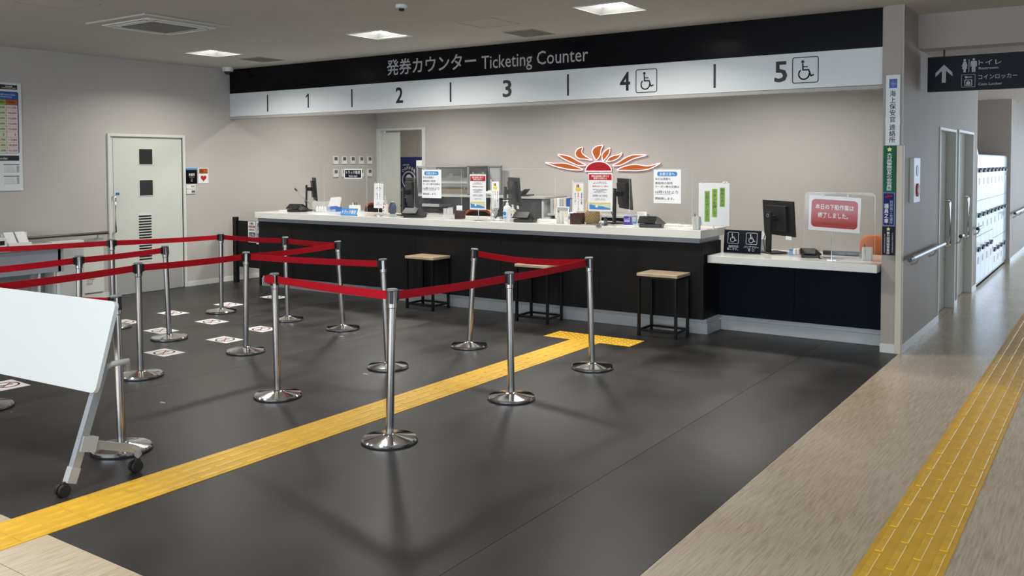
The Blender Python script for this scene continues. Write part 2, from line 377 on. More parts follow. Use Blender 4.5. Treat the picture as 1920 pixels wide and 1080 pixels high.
# ------------------------------------------------------------------ end wall door and signs
d1 = struct(B().box(XL - .02, XL + .012, 6.30, 7.265, .01, 1.945).build('door_1', M['door']))
B().box(XL - .03, XL + .03, 6.225, 6.26, 0, 2.0, .004).box(XL - .03, XL + .03, 7.28, 7.315, 0, 2.0, .004).box(XL - .03, XL + .03, 6.26, 7.28, 1.965, 2.0, .004).box(XL, XL + .004, 6.26, 6.30, .0, 1.965).build('door_frame', M['frame'], d1)
B().box(XL, XL + .006, 7.265, 7.28, 0, 1.965).build('door_gap', M['blackp'], d1)
for z in (1.622, 1.228):
    f = B().box(XL + .008, XL + .018, 6.635, 6.845, z - .012, z + .205).build('vision_frame', M['frame'], d1)
    B().box(XL + .017, XL + .02, 6.648, 6.832, z, z + .192).build('pane', M['glassd'], f)
lo = B(); FL = FX(XL + .012)
lo.rect(FL, 6.615, .39, 6.82, 1.01, 0, .003)
lo.build('louvre_frame', M['frame'], d1)
sl = B()
for k in range(17): sl.rect(FL, 6.63, .415 + k * .034, 6.805, .415 + k * .034 + .017, .003, .007)
o = sl.build('louvre_slats', M['blackp'], d1); o['kind'] = 'stuff'
B().box(XL + .012, XL + .015, 6.32, 7.25, .02, .33).build('kick_plate', M['kick'], d1)
B().tube([(XL + .015, 6.285, 1.23), (XL + .06, 6.285, 1.235), (XL + .07, 6.285, 1.215), (XL + .07, 6.285, .80), (XL + .06, 6.285, .785), (XL + .015, 6.285, .79)], .011, 8).build('door_handle', M['chrome'], d1)
B().rect(FL, 6.325, 1.245, 6.375, 1.272, 0, .002).build('blue_sticker', M['blue'], d1)

def sign_board(name, label, cat, F, u0, v0, u1, v1, m, th=.006, r=0, group=None):
    o = thing(name, label, cat, tuple(F((u0 + u1) / 2, v0, 0)), 0, group)
    (B().rrect(F, u0, v0, u1, v1, r, 0, th) if r else B().rect(F, u0, v0, u1, v1, 0, th)).build('board', m, o); return o
F = FX(XL)
s = sign_board('room_sign', 'black meeting room sign on the wall beside the sliding door', 'sign', F, 7.335, 1.364, 7.505, 1.567, M['black'])
B().rect(F, 7.335, 1.545, 7.505, 1.567, .006, .007).build('header_strip', M['lblue'], s)
text(F, '会議室', 7.42, 1.485, .095, .034, M['paper'], s, .02, .007); text(F, 'Conference Room', 7.42, 1.452, .08, .01, M['paper'], s, 0, .007); text(F, '회의실\n会议室\n會議室', 7.42, 1.412, .03, .05, M['silver'], s, 0, .007)
s = sign_board('defibrillator_sign', 'AED sign with red heart on the wall beside the black room sign', 'sign', F, 7.525, 1.366, 7.685, 1.572, M['paper'])
B().rect(F, 7.537, 1.495, 7.673, 1.562, .006, .007).build('header_strip', M['orange'], s)
text(F, 'AED', 7.575, 1.53, .06, .03, M['ink'], s, .03, .008); text(F, '自動体外式除細動器', 7.605, 1.506, .11, .01, M['signred'], s, 0, .008)
hp = [(.045 * math.sin(t) ** 3 * 1.0, .0028 * (13 * math.cos(t) - 5 * math.cos(2 * t) - 2 * math.cos(3 * t) - math.cos(4 * t))) for t in [k * math.pi / 12 for k in range(24)]]
B().prism([(7.605 + a, 1.435 + b) for a, b in hp], F, .006, .008).build('heart', M['signred'], s)
s = sign_board('switch_plate', 'white wall plate with small toggles under the black room sign', 'switch', F, 7.335, 1.296, 7.475, 1.352, M['plast'], .008, group='small plates beside the door')
B().rect(F, 7.41, 1.318, 7.43, 1.338, .008, .012).rect(F, 7.44, 1.318, 7.46, 1.338, .008, .012).build('toggle', M['grey'], s)
s = sign_board('wall_controller', 'white wall controller with dark display, lowest plate beside the door', 'controller', F, 7.335, 1.229, 7.475, 1.287, M['plast'], .012, group='small plates beside the door')
B().rect(F, 7.41, 1.243, 7.465, 1.272, .012, .014).build('display', M['lcd'], s)

# timetable and fare board
F = FX(XL); t = thing('fare_board', 'large framed fare table poster with green and pink columns on the end wall', 'poster', (XL, 4.5, 1.33))
B().rrect(F, 3.7, 1.332, 5.208, 2.528, .01, 0, .012).build('board', M['white'], t)
B().rect(F, 3.72, 2.455, 5.165, 2.505, .012, .014).build('header_band', M['ink'], t)
B().rrect(F, 3.72, 1.745, 5.175, 2.43, .02, .012, .0135).build('table_border', M['navyink'], t)
B().rect(F, 3.74, 2.345, 5.16, 2.42, .0135, .0148).build('blue_band', M['blue'], t)
for k in range(10):
    a = 3.91 + .1255 * k; b = a + .1255; m = 'pink' if k % 2 else 'pgreen'
    for j in range(9):
        z = 2.282 - j * .0595
        B().rect(F, a + .0015, z - .0575, b - .0015, z, .0135, .0148).build('table_cell', M[m], t)
    B().rect(F, a + .0015, 2.286, b - .0015, 2.341, .0135, .0148).build('column_header', M['lime' if m == 'pgreen' else 'orange'], t)
for k, (u, col) in enumerate(((4.977, ['5,500', '3,500', '1,000', '2,000', '1,000', '0', '6,700', '4,000', '1,500']), (5.103, ['11,000', '8,000', '3,000', '5,000', '3,000', '0', '12,800', '8,800', '3,000']))):
    for j, c in enumerate(col): text(F, '+' + c if c != '0' else '0', u + (.03 if c == '0' else 0), 2.252 - j * .0595, .095 if c != '0' else .016, .024, M['ink'], t, .02, .0148)
text(F, '旅客運賃\nPASSENGER FARE', 5.075, 2.48, .15, .03, M['paper'], t, .01, .014); text(F, 'シーズン加算 / ROOM CHARGE\nper passenger one way', 5.03, 2.383, .22, .045, M['paper'], t, 0, .0148)
text(F, '期間A   期間B', 5.04, 2.312, .2, .022, M['ink'], t, .01, .0148)
B().rect(F, 3.72, 1.665, 5.17, 1.722, .012, .014).build('calendar_band', M['ink'], t)
text(F, 'Calendar', 4.97, 1.692, .16, .028, M['paper'], t, 0, .014)
for u in (4.86, 5.085):
    for v in (1.60, 1.47):
        B().rect(F, u - .085, v + .018, u + .085, v + .026, .012, .0135).build('calendar_rule', M['ink'], t)
        text(F, '1  2  3  4  5  6  7\n8  9  10 11 12 13 14\n15 16 17 18 19 20 21\n22 23 24 25 26 27 28', u - .02, v - .028, .12, .075, M['grey'], t, 0, .012)
        text(F, 'A期間\nB期間\nC期間\nD期間', u + .066, v - .028, .032, .075, M['green'], t, 0, .012)

# handrail on the end wall
t = thing('wall_handrail', 'dark brown handrail on the end wall between white desk and sliding door', 'handrail', (XL, 5.7, .8))
B().tube([(XL + .07, -1.0, .79), (XL + .07, 6.18, .795)], .018, 10).build('rail', mat('dark_brown_rail', (.05, .035, .03), .35), t)
for y in (.5, 1.9, 3.3, 4.6, 6.05): B().tube([(XL, y, .73), (XL + .05, y, .74), (XL + .07, y, .78)], .008, 6).build('bracket', M['lgrey'], t)
# thermostats
g = 'thermostats in two rows on the office side wall'
pos = [(y, z) for z in (1.618, 1.415) for y in (10.054, 10.242, 10.434, 10.631, 10.823)]
ordn = ['first', 'second', 'middle', 'fourth', 'last']
for k, (y, z) in enumerate(pos):
    r = thing('thermostat', '%s thermostat of the %s row, counted towards the office door' % (ordn[k % 5], 'upper' if k < 5 else 'lower'), 'thermostat', (XL, y, z), 0, g)
    F = FX(XL, y, z)
    B().rrect(F, -.052, 0, .052, .125, .006, 0, .018).build('housing', M['plast'], r)
    B().rect(F, -.032, .058, .032, .112, .018, .020).build('display', M['lcd'], r)
    B().rect(F, -.034, .012, .034, .04, .018, .020).build('flap', M['paper'], r)

# ------------------------------------------------------------------ office door, small room behind
d2 = struct(B().box(-10.21, -9.785, 11.07, 11.10, .01, 2.14).build('door_2', M['frame']))
B().box(-10.215, -10.13, 10.985, 11.13, 0, 2.2, .004).box(-9.235, -9.165, 10.985, 11.13, 0, 2.2, .004).box(-10.13, -9.235, 10.985, 11.13, 2.165, 2.2, .004).build('door_frame', M['frame'], d2)
struct(B().box(-12.2, -8.0, 13.4, 13.5, 0, 2.8).box(-12.3, -12.2, 11.1, 13.4, 0, 2.8).box(-8.0, -7.9, 11.1, 13.4, 0, 2.8).box(-12.2, XL - .1, 11.0, 11.1, 0, 2.8).build('wall_pantry', M['wall']))
struct(B().box(-12.2, -8, 11.1, 13.4, 2.6, 2.7).build('ceiling_pantry', M['ceil2'])); struct(B().box(-12.2, -8, 11.0, 13.4, -.05, 0).build('floor_pantry', M['beige']))
area('pantry_light', (-10.0, 12.0, 2.55), (.9, .5), (-10.0, 12.0, 0), 42, (1, .98, .9))
t = thing('vending_machine', 'dark blue coffee vending machine standing beyond the open office door', 'vending machine', (-10.6, 12.55, 0))
B().box(-11.1, -10.2, 12.2, 12.9, .0, 1.745, .01).build('cabinet', M['vend'], t)
F = FY(12.2)
text(F, 'SUNTORY', -10.62, 1.60, .16, .028, M['silver'], t, .01, .003)
rg = B(); rg.stroke(F, [(-10.56 + .15 * math.cos(a * math.pi / 10), 1.33 + .15 * math.sin(a * math.pi / 10)) for a in range(20)], .022, 0, .004, True); rg.build('round_emblem', M['silver'], t)
B().disc(F, -10.56, 1.34, .07, 0, .004, 16, .09).build('emblem_centre', M['silver'], t)
for k, ch in enumerate('COFFEE'):
    a = R(128 - k * 15.5); text(F, ch, -10.56 + .215 * math.cos(a), 1.33 + .215 * math.sin(a), .038, .05, M['silver'], t, .02, .004)
text(F, 'BOSS', -10.52, 1.06, .30, .10, M['silver'], t, .03, .004)
B().rect(F, -10.38, 1.55, -10.25, 1.68, 0, .004).build('price_card', M['paper'], t)
t = thing('roller_blind', 'grey roller blind hanging beyond the office door above the vending machine', 'blind', (-10.3, 13.3, 1.2))
B().box(-11.3, -10.2, 13.34, 13.37, 1.0, 2.45).build('fabric', M['lgrey'], t); B().tube([(-11.3, 13.35, 2.46), (-10.2, 13.35, 2.46)], .03, 8).build('tube', M['plast'], t)

# ------------------------------------------------------------------ big counter sign
t = thing('counter_sign', 'long black and white ticketing counter sign spanning above the service windows', 'sign', (-5.9, 8.06, 2.25))
B().box(XL, -1.68, 8.06, 8.14, 2.594, HC - .002).build('black_panel', M['black'], t)
B().box(XL, -1.68, 8.056, 8.14, 2.275, 2.591).build('white_panel', M['white'], t)
B().box(XL, -1.68, 8.05, 8.15, 2.238, 2.272, .003).build('bottom_trim', M['lip'], t)
B().box(-1.69, -1.678, 8.045, 8.15, 2.238, HC - .002).build('end_trim', M['lip'], t)
F = FY(8.0555); k = 8.056 / 8.04; Z = lambda z: 1.61 + (z - 1.61) * k
for x in (-9.42, -7.872, -6.325, -4.775, -3.176): B().rect(F, x * k - .011, Z(2.318), x * k + .011, Z(2.541), 0, .002).build('divider_bar', M['ink'], t)
B().prism([(-8.656 * k + .022, Z(2.431) - .09), (-8.656 * k + .022, Z(2.431) + .09), (-8.656 * k + .004, Z(2.431) + .09), (-8.656 * k - .034, Z(2.431) + .058), (-8.656 * k - .034, Z(2.431) + .036), (-8.656 * k - .001, Z(2.431) + .060), (-8.656 * k - .001, Z(2.431) - .09)], F, 0, .001).build('number', M['ink'], t)
for s_, x in (('2', -7.096), ('3', -5.543), ('4', -4.114), ('5', -2.552)):
    text(F, s_, x * k, Z(2.431), .108, .18, M['ink'], t, .025, .0005, 'number')
def wheelchair(F, u, v, sz, m, parent, mb='pictogram'):
    h = sz / 2; b = B(); wd = sz * .035
    pts = []
    for cx, cy, a0 in ((h - .08 * sz, -h + .08 * sz, -90), (h - .08 * sz, h - .08 * sz, 0), (-h + .08 * sz, h - .08 * sz, 90), (-h + .08 * sz, -h + .08 * sz, 180)):
        for q in range(4): a = R(a0 + 30 * q); pts.append((u + cx + .08 * sz * math.cos(a), v + cy + .08 * sz * math.sin(a)))
    b.stroke(F, pts, wd, 0, .0015, True)
    P = lambda a, c: (u + a * sz, v + c * sz)
    b.disc(F, *P(-.10, .33), .062 * sz, 0, .0015, 14)
    b.stroke(F, [P(-.10, .26), P(-.09, .0), P(.13, -.0), P(.22, -.24), P(.34, -.20)], wd * 1.7, 0, .0015)
    b.stroke(F, [P(-.10, .13), P(.10, .12)], wd * 1.3, 0, .0015)
    b.stroke(F, [P(-.05 + .205 * math.cos(R(a)), -.16 + .205 * math.sin(R(a))) for a in range(128, 372, 12)], wd * 1.5, 0, .0015)
    return b.build(mb, m, parent)
wheelchair(F, -3.88 * k, Z(2.424), .225, M['ink'], t); wheelchair(F, -2.334 * k, Z(2.435), .225, M['ink'], t)
F = FY(8.0595)
text(F, '発券カウンター', -6.628 * k, Z(2.765), 1.325, .185, M['silver'], t, .018, .0005)
text(F, 'Ticketing Counter', -5.214 * k, Z(2.712), 1.355, .19, M['silver'], t, .004, .0005)

# ------------------------------------------------------------------ counters
t = thing('service_counter', 'long black panelled service counter with white stone worktop', 'counter', (-6.3, 8.1, 0))
B().box(-9.42, -3.21, 7.80, 8.44, .912, .99, .003).build('worktop', M['stone'], t)
B().box(-9.40, -3.75, 8.442, 8.60, .95, .99, .003).build('rear_worktop', M['stone'], t)
B().box(-9.40, -3.235, 7.835, 8.33, .868, .912).build('edge_rail', M['rail'], t)
B().box(-9.38, -3.8, 8.46, 8.585, .02, .95).build('rear_cabinet', M['lgrey'], t)
B().box(-9.40, -3.215, 7.90, 8.30, .15, .868).build('carcass', M['blackp'], t)
px = [-9.40, -8.80, -7.91, -6.71, -5.51, -4.31, -3.207]
for a, b in zip(px, px[1:]): B().box(a + .0015, b - .0015, 7.865, 7.90, .148, .868).build('front_panel', M['panel'], t)
B().box(-3.215, -3.207, 7.90, 8.30, .148, .868).build('side_panel', M['panel'], t)
B().box(-9.46, -3.195, 7.937, 8.30, 0, .105, .002).box(-9.46, -3.21, 7.955, 8.30, .105, .15).build('plinth', M['skirt'], t)
t = thing('low_counter', 'low accessible counter with navy front and white stone worktop by the pillar', 'counter', (-2.45, 8.3, 0))
B().box(-3.194, -1.69, 7.925, 8.80, .68, .75, .003).build('worktop', M['stone'], t)
for a, b in ((-3.194, -2.47), (-2.47, -1.685)): B().box(a + .002, b - .002, 8.22, 8.26, .15, .68).build('front_panel', M['navy'], t)
B().box(-3.192, -1.68, 8.272, 8.6, 0, .10, .002).box(-3.192, -1.68, 8.29, 8.6, .10, .15).build('plinth', M['skirt'], t)
B().box(-3.19, -1.68, 8.262, 8.6, .15, .68).build('carcass', M['blackp'], t)
# swing panel at the end
t = thing('swing_gate', 'black low gate panel on feet between end wall and service counter', 'gate', (-9.75, 7.97, 0))
B().box(-10.05, -9.45, 7.965, 7.99, .22, .85).build('panel', M['panel'], t)
B().box(-10.06, -9.99, 7.945, 8.0, 0, .90, .004).build('post', M['blackm'], t); B().box(-9.53, -9.49, 7.95, 8.0, 0, .86, .004).build('post', M['blackm'], t)
B().box(-9.99, -9.96, 7.93, 7.96, .86, .875).build('latch', M['blackm'], t)
F = FY(7.963)
s = sign_board('notice_sheet', 'notice sheet with red and black boxes taped to black gate', 'notice', F, -9.755, .565, -9.60, .848, M['paper'], .002)
B().rect(F, -9.74, .765, -9.612, .79, .002, .003).build('red_band', M['signred'], s); B().rect(F, -9.735, .645, -9.612, .70, .002, .003).build('black_box', M['ink'], s)
text(F, 'お願い', -9.675, .82, .09, .03, M['ink'], s, .02, .003); text(F, '関係者以外', -9.676, .735, .11, .022, M['ink'], s, .03, .003); text(F, '立入禁止', -9.674, .672, .1, .035, M['paper'], s, .03, .0035)
text(F, '立入禁止', -9.676, .777, .1, .015, M['paper'], s, .02, .0035); text(F, 'STAFF ONLY', -9.675, .61, .1, .015, M['ink'], s, .01, .003)
s = sign_board('vertical_notice', 'narrow white vertical notice on black gate beside the notice sheet', 'notice', F, -9.59, .545, -9.508, .85, M['paper'], .002)
vtext(F, '通行禁止', -9.549, .70, .05, .27, M['ink'], s, .02, .003)

# ------------------------------------------------------------------ sun emblem
PET = [
 [(-6.894,1.631),(-6.750,1.620),(-6.566,1.619),(-6.418,1.582),(-6.320,1.551),(-6.271,1.526),(-6.385,1.523),(-6.533,1.537),(-6.699,1.568),(-6.817,1.602)],
 [(-6.682,1.744),(-6.566,1.733),(-6.467,1.707),(-6.368,1.657),(-6.287,1.621),(-6.215,1.590),(-6.336,1.586),(-6.450,1.625),(-6.566,1.672),(-6.649,1.715)],
 [(-6.274,1.839),(-6.344,1.826),(-6.388,1.784),(-6.388,1.728),(-6.336,1.685),(-6.239,1.675),(-6.119,1.660),(-6.191,1.698),(-6.263,1.741),(-6.290,1.783)],
 [(-5.953,1.863),(-6.039,1.857),(-6.103,1.823),(-6.123,1.774),(-6.103,1.725),(-6.063,1.662),(-6.023,1.690),(-5.992,1.738),(-5.984,1.787),(-5.971,1.828)],
 [(-5.843,1.827),(-5.890,1.807),(-5.945,1.766),(-5.968,1.724),(-5.960,1.676),(-5.945,1.648),(-5.898,1.696),(-5.859,1.744),(-5.846,1.785)],
 [(-5.658,1.756),(-5.712,1.732),(-5.781,1.723),(-5.851,1.696),(-5.890,1.655),(-5.905,1.641),(-5.812,1.647),(-5.735,1.674),(-5.689,1.708)],
 [(-5.283,1.725),(-5.402,1.729),(-5.506,1.725),(-5.612,1.687),(-5.704,1.633),(-5.804,1.585),(-5.704,1.585),(-5.612,1.616),(-5.491,1.673),(-5.387,1.699)],
 [(-5.085,1.617),(-5.224,1.584),(-5.312,1.580),(-5.431,1.598),(-5.536,1.592),(-5.643,1.565),(-5.735,1.523),(-5.612,1.517),(-5.491,1.513),(-5.371,1.517),(-5.253,1.537),(-5.165,1.571)]]
DOME = [(-6.231,1.506),(-6.224,1.542),(-6.202,1.575),(-6.169,1.603),(-6.125,1.625),(-6.074,1.638),(-6.020,1.643),(-5.966,1.638),(-5.916,1.624),(-5.874,1.602),(-5.841,1.574),(-5.821,1.542),(-5.814,1.507)]
def smooth(P, n=3):
    out = []; m = len(P)
    for i in range(m):
        p0, p1, p2, p3 = P[i - 1], P[i], P[(i + 1) % m], P[(i + 2) % m]
        for k in range(n):
            t = k / n
            out.append(tuple(.5 * (2 * b + (c - a) * t + (2 * a - 5 * b + 4 * c - d) * t * t + (3 * b - a - 3 * c + d) * t ** 3) for a, b, c, d in zip(p0, p1, p2, p3)))
    return out
t = thing('sun_emblem', 'neon outlined orange and red half sun emblem on the office back wall', 'emblem', (-6.0, 10.97, 1.5))
F = FY(10.97)
for P in PET:
    Q = smooth(P); o = B().prism(Q, F, -.02, .0).build('petal', M['orange'], t)
    B().tube([F(a, b, .004) for a, b in Q], .0065, 6, closed=True).build('neon_tube', M['neon'], o)
o = B().prism(DOME, F, -.02, 0).build('sun_disc', M['sunred'], t)
B().tube([F(a, b, .004) for a, b in DOME], .007, 6, closed=True).build('neon_tube', M['neon'], o)

# ------------------------------------------------------------------ stools
def stool():
    t = thing('bar_stool', 'x', 'stool')
    LMB().box(-.205, .205, -.15, .15, .56, .59, .004).build('seat', M['seat'], t)
    for x in (-.185, .185):
        for y in (-.135, .135): LMB().box(x - .012, x + .012, y - .012, y + .012, 0, .55).build('leg', M['blackm'], t)
    LMB().box(-.2, .2, -.15, .15, .545, .562).build('seat_frame', M['blackm'], t)
    for y in (-.135, .135): LMB().box(-.173, .173, y - .009, y + .009, .045, .065).build('footrest_bar', M['blackm'], t)
    for x in (-.185, .185): LMB().box(x - .009, x + .009, -.123, .123, .045, .065).build('footrest_bar', M['blackm'], t)
    return t
st = stool(); g = 'stools along the counter'
for k, (x, y, rz, lab) in enumerate(((-6.40, 7.70, 0, 'black framed wooden stool at counter, farthest from the pillar'), (-4.92, 7.70, 0, 'black framed wooden stool partly behind the red belt, middle of three'),
                                     (-3.53, 7.685, 0, 'black framed wooden stool at counter corner, nearest the pillar'))):
    o = st if k == 0 else dup(st); o.location = (x, y, 0); o['label'] = lab; o['group'] = g
    WM[o.name] = Matrix.Translation((x, y, 0))

# ------------------------------------------------------------------ tactile paving
def tactile(name, label, x0, x1, y0, y1, alongy=True, fine=False):
    t = thing(name, label, 'tactile paving', ((x0 + x1) / 2, (y0 + y1) / 2, 0)); n = round((y1 - y0) / .3)
    tm = bm_ = None
    for k in range(n):
        a = y0 + (y1 - y0) * k / n; b = y0 + (y1 - y0) * (k + 1) / n
        if tm is None:
            tm = B().box(x0 + .0008, x1 - .0008, 0.0008, b - a - .0008, 0, .003).mesh('paving_tile', M['yellow'])
            bms = []
            for q in range(4):
                cx = x0 + (x1 - x0) * (q + .5) / 4; off = .015 + (.0 if q % 2 else .135)
                mb = B()
                for (s0, s1) in ([(.015, .285)] if q % 2 else [(.0, .138), (.168, .3)]):
                    mb.prism([(cx - .0155, .003), (cx + .0155, .003), (cx + .0125, .0065), (cx - .0125, .0065)], fr((0, 0, 0)), -s1, -s0)
                bms.append(mb.mesh('bar', M['yellowb']))
        tl = bpy.data.objects.new('paving_tile', tm); C.objects.link(tl); tl.parent = t; tl.matrix_parent_inverse = wm(t).inverted(); tl.location = (0, a, 0)
        for mm in bms:
            o = bpy.data.objects.new('bar', mm); C.objects.link(o); o.parent = tl
    return t
tactile('tactile_strip', 'yellow tactile guide strip crossing the dark floor to the counter', -4.150, -3.847, .13, 7.03)
tactile('tactile_strip', 'yellow tactile guide strip with raised bars along the beige corridor floor', -.845, -.547, 2.2, 20.2)
t = thing('tactile_crossbar', 'yellow dotted tactile tiles in a row before the counter stools', 'tactile paving', (-4, 7.18, 0))
tm = B().box(-.149, .149, -.149, .149, 0, .003).mesh('paving_tile', M['yellow'])
db = B()
for i in range(5):
    for j in range(5): db.lathe([(.014, 0), (.009, .0045)], (-.12 + .06 * i, -.12 + .06 * j, .003), 8)
dm = db.mesh('studs', M['yellowb'])
for k in range(3):
    o = bpy.data.objects.new('paving_tile', tm); C.objects.link(o); o.parent = t; o.matrix_parent_inverse = wm(t).inverted(); o.location = (-4.298 + .3 * k, 7.18, 0)
    q = bpy.data.objects.new('studs', dm); C.objects.link(q); q.parent = o; q['kind'] = 'stuff'

# ------------------------------------------------------------------ floor stickers
def sticker():
    t = thing('floor_sticker', 'x', 'floor sticker')
    LMB().box(-.148, .148, -.104, .104, 0, .0012).build('sheet', M['paper'], t)
    F = fr((0, 0, .0012), (1, 0, 0), (0, 1, 0))
    LMB().stroke(F, [(.082 * math.cos(a * math.pi / 12), .082 * math.sin(a * math.pi / 12)) for a in range(24)], .016, 0, .0006, True).stroke(F, [(-.055, .055), (.055, -.055)], .014, 0, .0008).build('prohibition_ring', M['stred'], t)
    m = LMB().disc(F, 0, .035, .014, 0, .0004, 10).stroke(F, [(0, .02), (0, -.02), (-.02, -.055)], .014, 0, .0004).stroke(F, [(0, -.02), (.02, -.055)], .012, 0, .0004)
    m.build('pictogram', M['brown'], t); return t
s0 = sticker(); g = 'no standing stickers on the queue floor'
SP = [(-6.776, 4.62, 'beside the foot of the post with the widest belt run'), (-7.702, 5.22, 'just beyond a leaning post in the middle lane'), (-8.51, 5.92, 'behind the middle lane post, in the far lane'),
      (-7.71, 5.814, 'lying free in the far lane between two posts'), (-6.804, 5.273, 'behind the centre post of the queue'), (-8.49, 6.64, 'just behind the far post base nearest the gate'),
      (-6.95, 5.815, 'in the far lane towards the counter'), (-8.50, 7.324, 'closest to the counter plinth'), (-6.74, 3.285, 'below the white folding table edge'), (-8.43, 5.30, 'behind the shiny base close to the sliding door')]
for k, (x, y, l) in enumerate(SP):
    o = s0 if k == 0 else dup(s0); o.location = (x, y, 0); o['label'] = 'white red-ringed floor sticker ' + l; o['group'] = g; o.rotation_euler = (0, 0, R(random.uniform(-2, 2)))
for x, y, l in ((-6.02, 5.98, 'beside the base of a far post'), (-4.78, 5.0, 'in front of the base of the leaning post'), (-5.35, 3.63, 'alone on the open floor between posts')):
    tag(B().box(x - .025, x + .025, y - .008, y + .008, 0, .001).build('tape_scrap', M['lgrey']), 'grey tape scrap ' + l, 'tape', 'tape scraps on the floor')

# ------------------------------------------------------------------ queue posts
PB = LMB().lathe([(.158, .0), (.162, .004), (.162, .016), (.156, .024), (.05, .040), (.03, .045), (.0235, .050)], n=48).mesh('base', M['base'])
PR = LMB().lathe([(.150, 0), (.1645, .0005), (.1645, .007), (.160, .0075)], n=48).mesh('rubber_ring', M['rubber'])
PP = LMB().lathe([(.0235, .045), (.0235, .80)], n=24).mesh('pole', M['brushed'])
PS = LMB().lathe([(.0245, .768), (.0275, .772), (.0275, .866), (.0245, .868)], n=24).mesh('sleeve', M['steel'])
PC = LMB().lathe([(.031, .868), (.0325, .870), (.0325, .875), (.029, .879), (.0, .880)], n=24).mesh('cap', M['grey'])
CL = []
for a in range(4):
    ca, sa = math.cos(a * math.pi / 2), math.sin(a * math.pi / 2); b = LMB().box(.021, .0315, -.011, .011, .795, .867, .002)
    b.v = [(x * ca - y * sa, x * sa + y * ca, z) for x, y, z in b.v]; CL.append(b.mesh('belt_slot', M['blackp']))
HD = LMB().box(.026, .052, -.016, .016, .806, .862, .003)
def post(x, y, tx, ty, tz, label, rz=0, belts=()):
    """base at (x,y), pole top at (tx,ty,tz)"""
    t = thing('queue_post', label, 'queue post', (x, y, 0), 0, 'belt barrier posts')
    ax = Vector((tx - x, ty - y, tz)); q = Vector((0, 0, 1)).rotation_difference(ax.normalized()); sc = ax.length / .88
    for nm, me in (('base', PB), ('rubber_ring', PR)):
        o = bpy.data.objects.new(nm, me); C.objects.link(o); o.parent = t
    Mt = q.to_matrix().to_4x4() @ Matrix.Rotation(rz, 4, 'Z') @ Matrix.Diagonal((1, 1, sc, 1))
    for nm, me in [('pole', PP), ('sleeve', PS), ('cap', PC)] + [('belt_slot', c) for c in CL]:
        o = bpy.data.objects.new(nm, me); C.objects.link(o); o.parent = t; o.matrix_basis = Mt
    return t
ray = lambda x, y: Vector((x, y)).normalized()
PD = {}
def pix(n, x, y, lat, h, label, rz=0):
    """lat: how far the pole top leans to the picture's side, across the line of sight"""
    PD[n] = (x, y, x + .826 * lat, y + .563 * lat, h, label, rz)
#   name  base x,y      lean  height
pix('A', -3.495, 3.850, .024, .893, 'queue post standing nearest the tactile strip, in front of the stools', R(34))
pix('B', -3.434, 5.02, -.013, .875, 'queue post on the open floor side of the yellow strip, middle of three', R(20))
pix('C', -3.420, 6.13, -.027, .880, 'queue post beside the dotted yellow crossbar', R(10))
pix('D', -4.735, 6.262, .052, .870, 'queue post leaning most, behind the tactile strip before middle stool', R(40))
pix('E', -4.780, 5.255, -.035, .868, 'leaning queue post seen just behind the nearest full post', R(0))
pix('F', -4.822, 4.172, -.014, .862, 'queue post with the loose belt end clipped to its top', R(0))
pix('G', -6.205, 5.022, .015, .866, 'queue post at the centre where three belts meet', R(0))
pix('H', -6.272, 6.255, -.046, .866, 'queue post leaning at the far corner where the belt turns back', R(40))
pix('I', -7.125, 6.310, -.018, .866, 'queue post second from the far corner along the far belt', R(40))
pix('J', -8.125, 6.255, .006, .866, 'queue post in front of the black gate panel', R(40))
pix('K', -7.276, 5.018, -.028, .868, 'queue post leaning at the end of the middle belt', R(40))
pix('L', -6.165, 4.000, -.008, .872, 'queue post of the near belt, just before the centre post', R(20))
pix('M', -4.650, 2.890, -.018, .882, 'queue post standing behind the white folding table edge', R(10))
pix('N', -8.235, 5.055, -.004, .884, 'queue post in front of the sliding door frame', R(10))
PD['P'] = (-7.12, 4.06, -7.13, 4.08, .866, 'queue post half hidden behind the white table, nearest the end wall desk', R(20))
PD['Q'] = (-6.22, 2.90, -6.22, 2.90, .880, 'queue post whose shiny base alone shows by the picture edge', 0)
PT = {}
for n, (x, y, tx, ty, h, l, rz) in PD.items(): PT[n] = (post(x, y, tx, ty, h, l, rz), Vector((tx, ty, h)))
def belt(a, b, sag=.006, h=.05):
    A = PT[a][1]; Bp = PT[b][1] if isinstance(b, str) else Vector(b)
    d = (Bp - A); L = Vector((d.x, d.y, 0)).normalized()
    p = A + L * .030 - Vector((0, 0, .018)); q = Bp - L * (.030 if isinstance(b, str) else 0) - Vector((0, 0, .018)); sd = Vector((-L.y, L.x, 0)) * .0012
    mb = B(); n = 10; vs = []
    for i in range(n + 1):
        c = p.lerp(q, i / n); c.z -= sag * 4 * (i / n) * (1 - i / n)
        for s_, zz in ((-1, 0), (1, 0), (1, -h), (-1, -h)): vs.append(c + sd * s_ + Vector((0, 0, zz)))
    fs = [(0, 1, 2, 3), tuple(4 * n + k for k in (3, 2, 1, 0))]
    for i in range(n):
        for k in range(4): fs.append((4 * i + k, 4 * i + 4 + k, 4 * i + 4 + (k + 1) % 4, 4 * i + (k + 1) % 4))
    mb.add(vs, fs); o = mb.build('belt', M['red'], PT[a][0])
    for c, s_ in ((p, -1), (q, 1)):
        if c is q and not isinstance(b, str): continue
        B().bar(c + L * (s_ * .002) - Vector((0, 0, .026)), c - L * s_ * .018 - Vector((0, 0, .026)), .016, .058).build('belt_clip', M['blackp'], o)
belt('A', 'F'); belt('A', 'B'); belt('B', 'C'); belt('C', 'D', .03); belt('G', 'E'); belt('L', 'G'); belt('G', 'H', .01)
